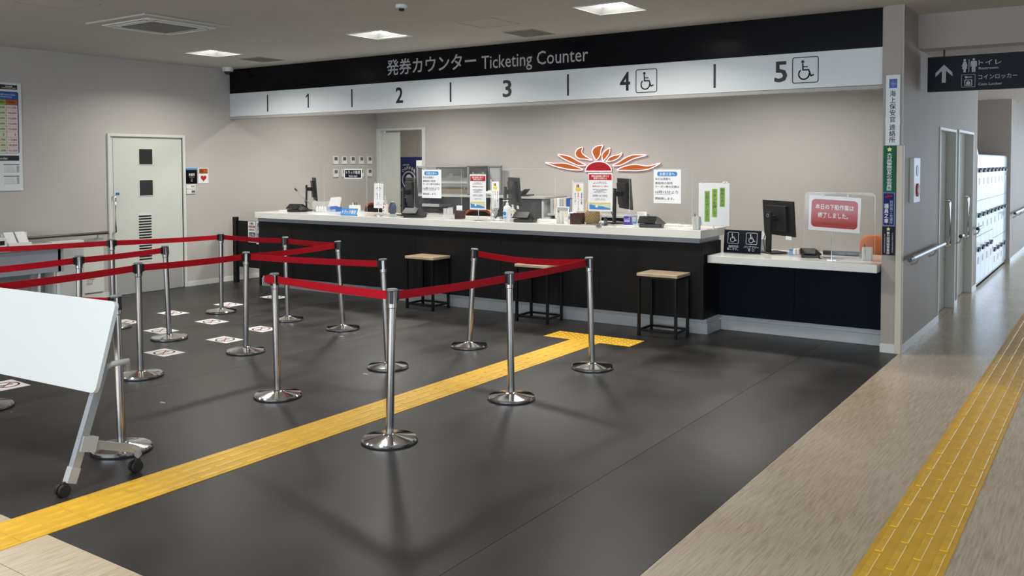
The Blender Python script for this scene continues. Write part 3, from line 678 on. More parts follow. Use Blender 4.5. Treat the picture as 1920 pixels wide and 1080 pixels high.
belt('H', 'I'); belt('I', 'J'); belt('J', 'N'); belt('K', 'P'); belt('N', (-9.0, 3.5, .868)); belt('P', (-7.15, 3.0, .85)); belt('L', (-5.98, 2.75, .868)); belt('M', (-6.1, 2.4, .875))
F_ = PT['F'][1]
B().box(F_.x - .065, F_.x - .03, F_.y - .014, F_.y + .010, F_.z - .078, F_.z - .016, .003).build('belt_end', M['blackp'], PT['F'][0])
B().bar((F_.x - .07, F_.y - .028, F_.z - .043), (F_.x + .04, F_.y - .034, F_.z - .043), .003, .05).build('belt_end_loop', M['red'], PT['F'][0])

# ------------------------------------------------------------------ folded flip-top table
t = thing('folding_table', 'white flip-top table on castors, top tilted upright, in front of the queue', 'table', (-4.215, 2.335, 0), R(3.3))
F = lambda u, v, d=0: wm(t) @ Vector((u, .135 + (v - .478) * .29 - d * .96, v + d * .28))
F.M = None
b = B(); b.rrect(F, -1.80, .476, .022, .918, .03, -.022, 0, 5); b.build('table_top', M['tabletop'], t)
for x in (-.02, -1.62):
    lg = LMB().bar((x, .035, .095), (x, .215, .60), .034, .042).build('leg', M['alum'], t)
    LMB().bar((x, .018, .055), (x, .045, .125), .040, .050).build('leg_socket', M['lgrey'], lg)
    LMB().tube([(x, .22, .585), (x + .02, .25, .60), (x + .03, .33, .60), (x, .35, .55)], .016, 8).build('hinge', M['lgrey'], t)
    LMB().bar((x, .075, .235), (x, .155, .212), .048, .075).build('foot_joint', M['lgrey'], t)
    LMB().bar((x, .13, .218), (x, .375, .128), .034, .040).build('foot_bar', M['alum'], t)
    LMB().tube([(x, .36, .135), (x, .395, .118), (x, .405, .085), (x, .405, .062)], .02, 8).build('foot_elbow', M['lgrey'], t)
    for y, dx in ((-.005, .0), (.40, .0)):
        cs = LMB(); cs.box(x - .011, x + .011, y - .02, y + .015, .03, .068, .004)
        c_ = cs.build('castor', M['blackp'], t)
        for s_ in (-1, 1):
            wmsh = MB(); Fw = fr((x + s_ * .014, y - .012, .03), (0, 1, 0), (0, 0, 1)); wmsh.disc(Fw, 0, 0, .03, -.009, .009, 20)
            o = wmsh.mesh('castor_wheel', M['rubber']); q = bpy.data.objects.new('castor_wheel', o); C.objects.link(q); q.parent = c_
LMB().bar((-1.62, .21, .585), (-.02, .21, .585), .03, .05).build('cross_beam', M['alum'], t)

# ------------------------------------------------------------------ white desk by the end wall
t = thing('reception_desk', 'white desk against the end wall behind the belts', 'desk', (-9.9, 4.8, 0))
B().box(-10.14, -9.66, 3.6, 5.46, .70, .73, .003).build('desk_top', M['plast'], t)
B().box(-9.70, -9.68, 3.7, 5.36, .44, .70).build('apron', M['rail'], t)
B().box(-10.12, -9.68, 5.30, 5.33, .44, .70).build('side_apron', M['lgrey'], t)
for y in (3.75, 5.30):
    for x in (-10.10, -9.70): B().box(x - .015, x + .015, y - .015, y + .015, 0, .70).build('leg', M['frame'], t)
t = thing('wall_cabinet', 'low pale cabinet on the end wall under the handrail, beside white desk', 'cabinet', (-10.1, 5.6, 0))
B().box(-10.2, -10.02, 5.42, 5.80, .03, .74, .004).build('body', M['frame'], t)
B().box(-10.02, -10.012, 5.43, 5.79, .05, .72).build('door', M['skirt'], t)
t = thing('folding_step', 'pale wall box with small dark handle beside the sliding door', 'wall box', (-10.2, 5.98, 0))
B().box(XL, XL + .02, 5.83, 6.15, .08, .74, .003).build('cover', M['frame'], t); B().tube([(XL + .02, 5.95, .27), (XL + .05, 5.95, .25), (XL + .05, 6.01, .25), (XL + .02, 6.01, .27)], .007, 6).build('handle', M['lgrey'], t)
t = thing('brochure_holder', 'white tilted brochure holder with leaflets on the white desk', 'brochure holder', (-9.95, 4.98, .73))
B().bar((-9.90, 4.98, .735), (-10.0, 4.98, .87), .26, .012, (1, 0, .5)).build('back', M['plast'], t); B().box(-9.90, -9.84, 4.86, 5.10, .73, .775, .003).build('pocket', M['plast'], t)
for k in (-.06, .06): B().bar((-9.888, 4.98 + k, .76), (-9.985, 4.98 + k, .885), .10, .006, (1, 0, .5)).build('leaflet', M['paper'], t)
t = thing('ticket_machine', 'white numbered ticket dispenser with dark display on the white desk', 'ticket machine', (-9.9, 4.7, .73))
B().box(-10.05, -9.82, 4.55, 4.83, .73, .84, .01).build('housing', M['plast'], t); B().box(-9.82, -9.815, 4.64, 4.80, .765, .81).build('display', M['blackp'], t)
tag(B().box(-10.12, -10.09, 5.05, 5.18, .73, .87, .004).build('partition_block', M['plast']), 'small white upright block behind the brochure holder on the desk', 'divider')

# ------------------------------------------------------------------ counter-top things
ZC, ZL = .99, .75
def screen(label, x0, x1, y, z0, z1, group='clear acrylic screens on the counters'):
    t = thing('acrylic_screen', label, 'screen', ((x0 + x1) / 2, y, z0), 0, group); F = FY(y)
    B().rrect(F, x0, z0, x1, z1, .04, -.003, 0, 5).build('sheet', M['acryl'], t)
    B().rect(F, x0, z0 + .03, x0 + .004, z1 - .04, 0, .0035).rect(F, x1 - .004, z0 + .03, x1, z1 - .04, 0, .0035).rect(F, x0 + .04, z1 - .003, x1 - .04, z1, 0, .0035).build('polished_edge', M['acryledge'], t)
    for x in (x0 + .12, x1 - .12): B().box(x - .003, x + .003, y - .06, y + .08, z0, z0 + .05).build('foot', M['acryledge'], t)
    return t
screen('clear acrylic screen behind the blue truck sign, farthest from pillar', -8.42, -7.67, 8.08, ZC, 1.60)
screen('clear acrylic screen carrying the white notice before the ship model case', -6.95, -6.24, 8.128, ZC, 1.59)
screen('clear acrylic screen beside the third service monitor', -5.66, -4.98, 8.12, ZC, 1.56)
screen('clear acrylic screen carrying the white notice near the neon sun tip', -4.11, -3.43, 8.128, ZC, 1.56)
screen('clear acrylic screen on the low counter behind the red board', -2.45, -1.82, 8.455, ZL, 1.34)

def notice(label, x0, x1, y, z0, z1):
    F = FY(y); s = sign_board('hanging_notice', label, 'notice', F, x0, z0, x1, z1, M['paper'], .002, group='white ferry notices hung on acrylic screens')
    W = x1 - x0; H = z1 - z0; U = lambda a: x0 + a * W; V = lambda a: z1 - a * H
    B().rrect(F, U(.13), V(.20), U(.87), V(.06), .06 * H, .002, .003).build('title_band', M['lblue'], s)
    text(F, 'お客さまへ', U(.5), V(.13), .54 * W, .09 * H, M['paper'], s, .02, .003)
    for txt, a, l, h, m in (('本日出港便の', .28, .56, .075, 'navyink'), ('乗船券の発売', .405, .64, .075, 'ink'), ('クーポン券の交換は', .51, .88, .075, 'ink'), ('16時15分より', .67, .84, .105, 'navyink'), ('開始致します。', .86, .70, .075, 'ink')):
        text(F, txt, U(.06 + l / 2), V(a), l * W, h * H, M[m], s, .012, .002)
    B().rect(F, U(.06), V(.745), U(.66), V(.738), .002, .0026).build('underline', M['navyink'], s)
    for a in (.15, .85): B().box(U(a) - .006, U(a) + .006, y - .004, y + .006, z1 - .006, z1 + .014, .002).build('hook', M['clearp'], s)
notice('white ferry notice hanging before the ship model case', -6.786, -6.497, 8.075, 1.218, 1.548)
notice('white ferry notice hanging beside the lower tip of the neon sun', -3.820, -3.531, 8.085, 1.221, 1.551)
F = FY(8.07); s = sign_board('window_sign', 'small navy truck window sign with white border hung before the thermostats', 'sign', F, -8.045, 1.435, -7.742, 1.556, M['paper'], .003, .012)
B().rrect(F, -8.032, 1.448, -7.755, 1.543, .008, .003, .004).build('face', M['navysign'], s)
text(F, 'トラック専用', -7.893, 1.512, .235, .04, M['paper'], s, .012, .004); text(F, 'TRUCK ONLY', -7.893, 1.466, .15, .022, M['paper'], s, .012, .004)
t = thing('desk_placard', 'blue slanted truck placard standing on the counter edge', 'sign', (-7.77, 7.87, ZC))
F = fr((-7.77, 7.845, ZC), (1, -.05, 0), (.12, .35, 1))
B().rect(F, -.138, 0, .138, .092, -.005, 0).build('board', M['lblue'], t); text(F, 'トラック専用', 0, .046, .235, .05, M['paper'], t, .03, 0)
B().box(-7.88, -7.66, 7.86, 7.90, ZC, ZC + .012).build('foot', M['lblue'], t)

def monitor(label, x, y, z, top, az, z0, lat=.0, tilt=4):
    """monitor seen from behind; local +x is the way the screen faces"""
    t = thing('monitor', label, 'monitor', (x, y, z0), R(az), 'monitors on the counters')
    h = top - z; zb = z - z0; c = LMB()
    ct, s_ = math.cos(R(tilt)), math.sin(R(tilt))
    def P(d, u, v): return (.03 + d * ct - v * s_, u, zb + v * ct + d * s_)
    def pb(d0, d1, u0, u1, v0, v1):
        m = LMB(); m.add([P(d, u, v) for v in (v0, v1) for u in (u0, u1) for d in (d0, d1)], [(0, 2, 3, 1), (4, 5, 7, 6), (0, 1, 5, 4), (2, 6, 7, 3), (0, 4, 6, 2), (1, 3, 7, 5)]); return m
    pb(.012, .03, -.25, .25, 0, h).build('display_panel', M['mon'], t); pb(.0301, .031, -.245, .245, .01, h - .006).build('lcd', M['glassd'], t)
    pb(-.018, .012, -.17, .17, h * .14, h * .86).build('back_housing', M['mon'], t)
    LMB().box(-.055, .012, -.03, .03, zb + h * .42, zb + h * .58, .004).build('mount', M['mon'], t)
    n = LMB(); n.bar((-.075, 0, .01), (-.068, 0, zb + h * .68), .07, .022, (1, 0, 0)); n.build('stand_neck', M['mon'], t)
    LMB().box(-.13, .10, -.115, .115, 0, .012, .004).build('stand_base', M['mon'], t)
    Fm = fr((-.0875, 0, zb + h * .58), (0, -1, 0), (0, 0, 1))
    LMB().stroke(Fm, [(.016 * math.cos(a * math.pi / 6), .016 * math.sin(a * math.pi / 6)) for a in range(12)], .003, -.003, .001, True).build('maker_ring', M['grey'], t)
    pb(.004, .006, -.21, -.12, -.03, .005).build('tag_label', M['paper'], t)
    LMB().tube([(-.06, .03, zb + h * .3), (-.09, .06, .12), (-.05, .1, .02)], .004, 6).build('cable', M['blackp'], t)
    return t
monitor('charcoal monitor seen edge-on beside the gooseneck microphone', -9.06, 8.47, 1.126, 1.436, 50.8, ZC)
monitor('charcoal monitor behind acrylic before the vending machine doorway', -7.15, 8.26, 1.09, 1.45, 54.8, ZC)
monitor('charcoal monitor behind the white pump bottles', -5.70, 8.34, 1.14, 1.458, 47.8, ZC)
monitor('charcoal monitor beside the large red-headed stand poster', -4.30, 8.32, 1.139, 1.455, 42.2, ZC)
monitor('charcoal monitor on the low counter beside the wheelchair board', -2.74, 8.50, .915, 1.250, 51.5, ZL)

def terminal(label, x, y, z, sc=1, az=15):
    t = thing('customer_terminal', label, 'card terminal', (x, y, z), R(az), 'black card terminals on the counters')
    Fs = fr((0, 0, 0), (1, 0, 0), (0, 0, 1))
    LMB().box(-.11 * sc, .11 * sc, -.07, .10, 0, .035 * sc, .008).build('base', M['blackp'], t)
    LMB().add([(x_ * sc, y_, z_ * sc) for x_, y_, z_ in ((-.12, -.075, .052), (.05, -.075, .052), (.05, .02, .105), (-.12, .02, .105), (-.12, -.07, .04), (.05, -.07, .04), (.05, .03, .092), (-.12, .03, .092))],
              [(0, 1, 2, 3), (7, 6, 5, 4), (0, 4, 5, 1), (1, 5, 6, 2), (2, 6, 7, 3), (3, 7, 4, 0)]).build('flip_display', M['mon'], t)
    LMB().box(-.07 * sc, .02 * sc, .0, .06, .03 * sc, .095 * sc, .004).build('hinge_block', M['blackp'], t)
    LMB().add([(x_ * sc, y_, z_ * sc) for x_, y_, z_ in ((.052, -.06, .03), (.13, -.05, .03), (.13, .10, .03), (.052, .10, .03), (.052, 0, .10), (.056, .06, .10))], [(0, 1, 2, 3), (0, 4, 1), (1, 4, 5, 2), (2, 5, 3), (0, 3, 5, 4)]).build('side_cowl', M['blackp'], t)
    return t
terminal('black card terminal under the gooseneck microphone', -8.97, 8.12, ZC)
terminal('black card terminal before the ship model case notice', -6.83, 7.985, ZC, 1.05)
terminal('black card terminal beside the white pump bottles', -5.27, 7.97, ZC)
terminal('black card terminal under the white notice by the neon sun tip', -3.79, 7.97, ZC)
terminal('small black card terminal on the low counter before the red board', -2.345, 8.29, ZL, .75)
t = thing('gooseneck_microphone', 'thin gooseneck microphone leaning over the first card terminal', 'microphone', (-8.82, 8.31, ZC))
B().lathe([(.03, 0), (.03, .012), (.012, .02)], (-8.82, 8.31, ZC), 20).build('foot', M['blackp'], t); B().tube([(-8.82, 8.31, 1.005), (-8.90, 8.28, 1.10), (-9.04, 8.24, 1.20), (-9.07, 8.21, 1.27)], .004, 6).build('neck', M['grey'], t)
B().tube([(-9.065, 8.215, 1.262), (-9.09, 8.195, 1.295)], .012, 8).build('head', M['blackp'], t)

def boxy(name, label, cat, x0, x1, y0, y1, z0, z1, m, bev=.003, group=None):
    t = thing(name, label, cat, ((x0 + x1) / 2, (y0 + y1) / 2, z0), 0, group); B().box(x0, x1, y0, y1, z0, z1, bev).build('body', M[m], t); return t
t = boxy('clear_case', 'clear plastic case of small bottles beside the first monitor', 'case', -8.77, -8.56, 8.20, 8.32, ZC, 1.13, 'clearp')
for k in range(4): B().lathe([(.018, 0), (.018, .05), (.008, .062), (.008, .075)], (-8.735 + .047 * k, 8.26, ZC + .004), 10).build('vial', M['plast'], t)
t = boxy('envelope_box', 'white and blue envelope box beside the clear plastic case', 'box', -8.70, -8.54, 8.40, 8.52, ZC, 1.05, 'blue')
B().bar((-8.62, 8.45, 1.05), (-8.63, 8.50, 1.17), .17, .04, (0, 1, 0)).build('envelopes', M['paper'], t)
t = boxy('small_basket', 'small white basket with pens behind the blue slanted placard', 'basket', -8.16, -8.05, 8.26, 8.36, ZC, 1.09, 'plast')
for k in range(3): B().tube([(-8.13 + .03 * k, 8.3, 1.0), (-8.14 + .035 * k, 8.31, 1.125)], .005, 6).build('pen', M['blackp' if k else 'paper'], t)
def clips(F, u0, u1, v, parent):
    for u in (u0, u1): B().rect(F, u - .008, v - .012, u + .008, v + .02, -.01, .004).build('clip', M['clearp'], parent)
    B().tube([F(u0 - .03, v + .002, -.006), F(u1 + .03, v + .002, -.006)], .003, 6).build('cross_rod', M['chrome'], parent)
def stand(name, label, x, y, z, zb, ft=.055):
    t = thing(name, label, 'stand sign', (x, y, z)); B().lathe([(ft, 0), (ft, .004), (.006, .006)], (x, y, z), 20).build('foot', M['chrome'], t)
    B().tube([(x, y, z + .004), (x, y, zb)], .004, 8).build('pole', M['chrome'], t); return t
t = stand('paper_stand', 'white text sheet clipped to a thin chrome stand before the office door', -7.445, 8.04, ZC, 1.39)
F = fr((-7.443, 8.035, 1.081), (1, -.12, 0), (.0, .03, 1)); B().rect(F, -.085, 0, .083, .30, -.002, 0).build('sheet', M['paper'], t); clips(F, -.06, .06, .302, t)
text(F, 'ご案内\n\n乗船手続きは\n出港時刻の\n30分前まで\n\nお早めに\nお済ませください', 0, .13, .11, .2, M['grey'], t, 0, 0)
B().stroke(F, [(-.05, .235), (-.02, .248), (.02, .248), (.05, .235)], .008, 0, .001).build('green_arc', M['lime'], t)
def redposter(label, x0, x1, y, z0, z1, zc):
    t = stand('poster_stand', label, (x0 + x1) / 2, y + .012, zc, z1 + .01); F = FY(y); W = x1 - x0; H = z1 - z0; U = lambda a: x0 + a * W; V = lambda a: z1 - a * H
    B().rect(F, x0, z0, x1, z1, -.002, 0).build('sheet', M['paper'], t)
    B().rect(F, U(.03), V(.19), U(.97), V(.04), 0, .001).build('red_header', M['signred'], t)
    text(F, '燃料油価格に関する\n重要なお知らせ', U(.5), V(.115), .72 * W, .11 * H, M['paper'], t, .015, .001)
    for s_, a, h, w_, m in (('いつもご利用いただき\n誠にありがとうございます', .26, .06, .6, 'ink'), ('運賃改定のご案内', .35, .035, .66, 'signred'), ('改定日および対象航路は\n窓口係員まで\nお問い合わせください', .47, .10, .6, 'ink'), ('お客様にはご迷惑を\nおかけいたしますが', .6, .06, .62, 'ink'), ('ご理解ご協力を\nお願いいたします', .69, .05, .45, 'grey')):
        text(F, s_, U(.5), V(a), w_ * W, h * H, M[m], t, .01, 0)
    B().rect(F, U(.05), V(.95), U(.93), V(.78), 0, .001).build('picture_ground', M['pgreen'], t)
    B().prism([(U(.05), V(.95)), (U(.93), V(.95)), (U(.93), V(.92)), (U(.6), V(.87)), (U(.35), V(.86)), (U(.05), V(.82))], F, .001, .002).build('picture_sea', M['lblue'], t)
    B().prism([(U(.3), V(.90)), (U(.42), V(.90)), (U(.38), V(.84)), (U(.32), V(.84))], F, .002, .003).build('picture_ship', M['paper'], t)
    B().rect(F, U(.05), V(.80), U(.93), V(.775), .001, .002).build('picture_band', M['yel'], t)
    clips(F, U(.2), U(.82), z1 + .004, t); return t
redposter('smaller red-headed poster on a thin stand before the orange chair', -5.930, -5.713, 7.87, 1.112, 1.498, ZC)
redposter('larger red-headed poster on a thin stand below the neon sun', -4.416, -4.145, 7.83, 1.138, 1.520, ZC)
def flag(label, x0, x1, y, z0, z1, zc):
    t = thing('mini_banner', label, 'banner', (x0, y, zc), 0, 'small vertical banners on the counter'); F = FY(y); W = x1 - x0
    B().tube([(x0 - .008, y, zc + .006), (x0 - .008, y, z1 + .03)], .004, 8).build('pole', M['plast'], t); B().lathe([(.05, 0), (.05, .008), (.01, .012)], (x0 - .008, y, zc), 16).build('foot', M['plast'], t)
    B().rect(F, x0, z0, x1, z1, -.001, 0).build('cloth', M['paper'], t); B().tube([(x0 - .008, y, z1 + .002), (x1, y, z1 + .002)], .003, 6).build('rod', M['plast'], t)
    B().disc(F, (x0 + x1) / 2, z1 - .065, .3 * W, 0, .001, 16, .024).build('yellow_mark', M['yel'], t)
    B().stroke(F, [((x0 + x1) / 2 + .012 * k + .004 * (q % 2), z1 - .045 + .010 * q) for k in (0,) for q in range(4)], .012, .001, .0016).stroke(F, [((x0 + x1) / 2 - .018 + .004 * (q % 2), z1 - .045 + .010 * q) for q in range(4)], .01, .001, .0016).build('steam_mark', M['signred'], t)
    zc_ = (z0 + z1 - .09) / 2
    vtext(F, '温泉の街', x1 - .18 * W, zc_ + .03, .17 * W, .12, M['ink'], t, .01, 0); vtext(F, '別府へようこそ', x0 + .5 * W, zc_, .17 * W, .18, M['signred'], t, .01, 0); vtext(F, 'おもてなし', x0 + .2 * W, zc_ + .03, .17 * W, .12, M['ink'], t, .01, 0)
    return t
flag('narrow white banner rising behind the pump bottle', -5.80, -5.70, 8.10, 1.122, 1.413, ZC)
flag('narrow white banner in the dark brown box beside bamboo basket', -4.683, -4.563, 7.99, 1.122, 1.413, 1.10)
def bottle(name, label, x, y, z, h, r, m, cap, band=None, spout=True, group='hygiene bottles on the counter'):
    t = thing(name, label, 'bottle', (x, y, z), 0, group); B().lathe([(r * .95, 0), (r, .006), (r, h * .62), (r * .85, h * .70), (r * .32, h * .78), (r * .32, h * .82)], (x, y, z), 20).build('body', M[m], t)
    B().lathe([(r * .38, h * .80), (r * .38, h * .87), (.005, h * .88), (.005, h * .95), (.014, h * .955), (.014, h)], (x, y, z), 14).build('pump', M[cap], t)
    if spout: B().tube([(x, y, z + h * .97), (x - .05, y - .01, z + h * .965)], .005, 6).build('nozzle', M[cap], t)
    if band:
        B().lathe([(r + .0008, h * .12), (r + .0008, h * .52)], (x, y, z), 20).build('label_band', M['paper'], t)
        F = FY(y - r - .0015, x, z); B().disc(F, -.004, h * .40, r * .5, -.002, .0, 14).build('label_mark', M[band], t); text(F, '消毒', 0, h * .22, r * 1.0, h * .09, M[band], t, .02, 0)
    return t
bottle('sanitizer_bottle', 'clear pump bottle with pink label beside the white text sheet', -7.50, 8.22, ZC, .235, .036, 'clearp', 'clearp', 'signred')
bottle('sanitizer_bottle', 'white pump bottle with blue label nearest the counter edge', -5.425, 7.86, ZC, .235, .042, 'plast', 'paper', 'lblue')
bottle('detergent_bottle', 'short white bottle with blue band beside the white pump bottle', -5.49, 8.06, ZC, .175, .036, 'cream', 'paper', 'blue', False)
t = thing('patterned_pouch', 'blue patterned pouch behind the pink-labelled pump bottle', 'pouch', (-7.55, 8.5, ZC)); B().lathe([(.03, 0), (.045, .02), (.048, .08), (.035, .13), (.015, .15)], (-7.56, 8.42, ZC), 14).build('body', mat('blue_patterned_cloth', (.06, .075, .12), .7, var=.7, scale=40), t)
B().lathe([(.02, .14), (.026, .148), (.02, .156)], (-7.56, 8.42, ZC), 14).build('drawstring', M['lgrey'], t)
def mesh_holder(label, x, y, z, w_, h, g='white perforated pen holders'):
    t = thing('pen_holder', label, 'pen holder', (x, y, z), 0, g); b = B(); n = 7; hw = w_ / 2
    for k in range(n + 1):
        u = -hw + w_ * k / n
        b.box(x + u - .0016, x + u + .0016, y - hw, y - hw + .002, z, z + h).box(x + u - .0016, x + u + .0016, y + hw - .002, y + hw, z, z + h).box(x + hw - .002, x + hw, y + u - .0016, y + u + .0016, z, z + h).box(x - hw, x - hw + .002, y + u - .0016, y + u + .0016, z, z + h)
    m = round(h / w_ * n)
    for k in range(m + 1):
        v = z + h * k / m
        b.box(x - hw, x + hw, y - hw, y - hw + .002, v - .0018, v + .0018).box(x - hw, x + hw, y + hw - .002, y + hw, v - .0018, v + .0018).box(x + hw - .002, x + hw, y - hw, y + hw, v - .0018, v + .0018).box(x - hw, x - hw + .002, y - hw, y + hw, v - .0018, v + .0018)
    b.build('mesh_wall', M['plast'], t); B().box(x - hw, x + hw, y - hw, y + hw, z, z + .004).build('bottom', M['plast'], t)
    B().tube([(x - .01, y, z + .01), (x - hw * .8, y + .01, z + h + .025)], .004, 6).build('pen', M['blackp'], t); return t
mesh_holder('white perforated pen holder beside the brown square cup', -6.285, 7.93, ZC, .075, .12)
mesh_holder('white perforated pen holder before the framed picture', -4.865, 8.03, ZC, .062, .107)
mesh_holder('white perforated pen holder behind the green strip sheet', -3.30, 7.92, ZC, .055, .12)
mesh_holder('white perforated pen holder at the pillar end of the low counter', -1.845, 8.27, ZL, .072, .115)
t = boxy('square_cup', 'dark brown square cup holding a small white card', 'cup', -6.265, -6.175, 8.02, 8.11, ZC, 1.085, 'brown'); B().box(-6.265, -6.185, 8.06, 8.064, 1.085, 1.14).build('card', M['paper'], t)
boxy('clear_cup', 'clear cup between the white pen holder and the brown cup', 'cup', -6.375, -6.335, 8.05, 8.09, ZC, 1.12, 'clearp')
t = boxy('square_cup', 'dark brown square box at the foot of the narrow banner', 'box', -4.70, -4.58, 7.95, 8.05, ZC, 1.105, 'brown')
boxy('clear_cup', 'clear plastic cup between pen holder and dark brown box', 'cup', -4.80, -4.74, 8.05, 8.11, ZC, 1.09, 'clearp')
t = thing('desk_fan', 'pale round desk fan behind the narrow banner and pump bottle', 'fan', (-5.87, 8.24, ZC))
F = fr((-5.87, 8.24, 1.11), (.8, -.6, 0), (0, 0, 1)); fb = B().stroke(F, [(.095 * math.cos(a * math.pi / 12), .095 * math.sin(a * math.pi / 12)) for a in range(24)], .012, -.015, .015, True)
for a in range(18): fb.stroke(F, [(.02 * math.cos(a * math.pi / 9), .02 * math.sin(a * math.pi / 9)), (.09 * math.cos(a * math.pi / 9 + .3), .09 * math.sin(a * math.pi / 9 + .3))], .003, .012, .015)
fb.build('guard', M['lgrey'], t); bl = B()
for a in range(4): c0 = a * math.pi / 2; bl.prism([(.015 * math.cos(c0), .015 * math.sin(c0)), (.08 * math.cos(c0 + .2), .08 * math.sin(c0 + .2)), (.08 * math.cos(c0 + 1), .08 * math.sin(c0 + 1))], F, -.002, .001)
bl.build('blades', mat('pale_teal_blade', (.30, .42, .42), .3), t); B().disc(F, 0, 0, .02, -.05, .012).build('motor', M['plast'], t)
B().tube([(-5.87, 8.24, 1.0), (-5.855, 8.265, 1.10)], .009, 8).build('stem', M['plast'], t); B().lathe([(.07, 0), (.065, .014), (.02, .02)], (-5.87, 8.24, ZC), 20).build('foot', M['plast'], t)
t = thing('scanner_stand', 'white handset cradle with black cable beside the desk fan', 'handset', (-5.66, 8.0, ZC)); B().box(-5.70, -5.60, 7.97, 8.04, ZC, 1.012, .006).build('cradle', M['plast'], t)
B().tube([(-5.68, 8.0, 1.01), (-5.66, 8.02, 1.06), (-5.6, 8.05, 1.075), (-5.53, 8.1, 1.06)], .006, 8).build('cable', M['blackp'], t)
# picture frame
t = thing('picture_frame', 'small white framed picture leaning behind the white pen holder', 'picture', (-5.03, 8.4, ZC))
F = fr((-5.03, 8.32, ZC), (1, -.1, 0), (.0, .25, 1)); B().rect(F, -.085, .03, .085, .16, -.006, 0).build('frame', M['plast'], t); B().rect(F, -.073, .07, .073, .15, 0, .001).build('print_sky', M['rail'], t); B().rect(F, -.05, .04, .073, .11, .001, .002).build('print_sand', M['cream'], t)
B().box(-5.09, -4.97, 8.31, 8.36, ZC, 1.025).build('stand_block', M['plast'], t)
# bamboo basket
bx, byy = -4.545, 8.14
t = thing('bamboo_basket', 'round woven bamboo basket with tall hoop handle', 'basket', (bx, byy, ZC)); b = B(); prof = lambda h: .048 + .048 * math.sin(math.pi * min(1, (h + .012) / .165))
for sgn in (-1, 1):
    for k in range(22):
        pts = []
        for i in range(9): h = .145 * i / 8; a = 2 * math.pi * k / 22 + sgn * i * .16; r = prof(h); pts.append((bx + r * math.cos(a), byy + r * math.sin(a), ZC + .003 + h))
        b.tube(pts, .0034, 4)
b.build('woven_body', M['wicker'], t)
B().lathe([(prof(h) - .006, h) for h in (.002, .03, .07, .11, .14)], (bx, byy, ZC), 20).build('lining', mat('dark_basket_lining', (.45, .32, .15), .8), t)
B().tube([(bx + .07 * math.cos(a * math.pi / 10), byy, ZC + .14 + .15 * math.sin(a * math.pi / 10)) for a in range(11)], .0055, 6).build('hoop_handle', M['wicker'], t)
t = boxy('pen_tray', 'thin grey tray under the bamboo basket front', 'tray', -4.47, -4.33, 8.0, 8.10, ZC, 1.0, 'grey')
t = thing('small_bottle', 'small dark clear bottle before the last service monitor', 'bottle', (-4.23, 7.98, ZC), 0); B().lathe([(.016, 0), (.018, .01), (.018, .07), (.008, .085)], (-4.30, 7.98, ZC), 12).build('body', M['smoke'], t); B().lathe([(.010, .085), (.010, .10)], (-4.30, 7.98, ZC), 12).build('cap', M['plast'], t)
t = boxy('tissue_pack', 'purple tissue pack with white lettering beside the last service monitor', 'pack', -4.19, -4.105, 8.15, 8.21, ZC, 1.075, 'pur', .008)
F = FY(8.148); text(F, 'AION', -4.147, 1.028, .06, .018, M['paper'], t, .03, .0); B().stroke(F, [(-4.185, 1.05), (-4.15, 1.045), (-4.11, 1.055)], .004, 0, .001).build('wave_line', M['yel'], t)
t = boxy('document_box', 'white document box behind the purple tissue pack', 'box', -4.15, -4.06, 8.38, 8.43, ZC, 1.11, 'plast')
for k in range(3):
    t = thing('glass_cup', ['empty clear cup beside the purple pack', 'clear cup with blue print beside the empty cup', 'clear cup next to the last card terminal'][k], 'cup', (-4.07 + .06 * k, 8.16, ZC), 0, 'clear cups on the counter')
    B().lathe([(.022, 0), (.026, .08), (.024, .08), (.020, .004)], (-4.07 + .06 * k, 8.16, ZC), 14).build('wall', M['clearp'], t); B().lathe([(.0225, .012), (.0245, .035)], (-4.07 + .06 * k, 8.16, ZC), 14).build('print_band', M['lblue'], t)
tag(B().box(-4.10, -4.0, 7.98, 8.06, ZC, .993).build('paper_slip', M['paper']), 'loose white paper slip before the clear cups', 'paper')
tag(B().box(-3.76, -3.50, 8.18, 8.3, ZC, 1.004, .002).build('paper_pad', M['plast']), 'cream paper pad beside the last card terminal', 'paper pad')
tag(B().box(-5.3, -5.05, 8.18, 8.30, ZC, 1.0, .002).build('writing_pad', M['plast']), 'white writing pad between card terminal and framed picture', 'paper pad')
tag(B().box(-9.33, -9.18, 8.12, 8.17, ZC, 1.004, .004).build('cable_box', M['plast']), 'small white box with cable at the gate end of the counter', 'box')
# green strip sheet
t = thing('clipped_sheet', 'plastic-sleeved sheet with three green vertical strips on the counter corner', 'sheet', (-3.15, 7.95, ZC)); F = FY(7.95)
B().rect(F, -3.293, 1.028, -2.992, 1.428, -.002, 0).build('sheet', M['paper'], t); clips(F, -3.25, -3.04, 1.432, t)
B().tube([(-3.15, 7.965, ZC + .004), (-3.15, 7.965, 1.43)], .004, 8).build('pole', M['chrome'], t); B().box(-3.21, -3.215 + .1, 7.93, 8.0, ZC, ZC + .005).build('foot', M['clearp'], t)
for (u, z0, z1, s_) in ((-3.208, 1.062, 1.352, 'お知らせください'), (-3.135, 1.109, 1.373, 'ボタンを押して'), (-3.060, 1.206, 1.384, '御用の方は')):
    B().rect(F, u - .025, z0, u + .025, z1, 0, .001).build('green_strip', M['lime'], t); vtext(F, s_, u, (z0 + z1) / 2, .034, (z1 - z0) * .92, M['ink'], t, .015, .001)
B().rect(F, -3.296, 1.024, -2.989, 1.436, .0025, .0032).build('clear_sleeve', M['acryl'], t)
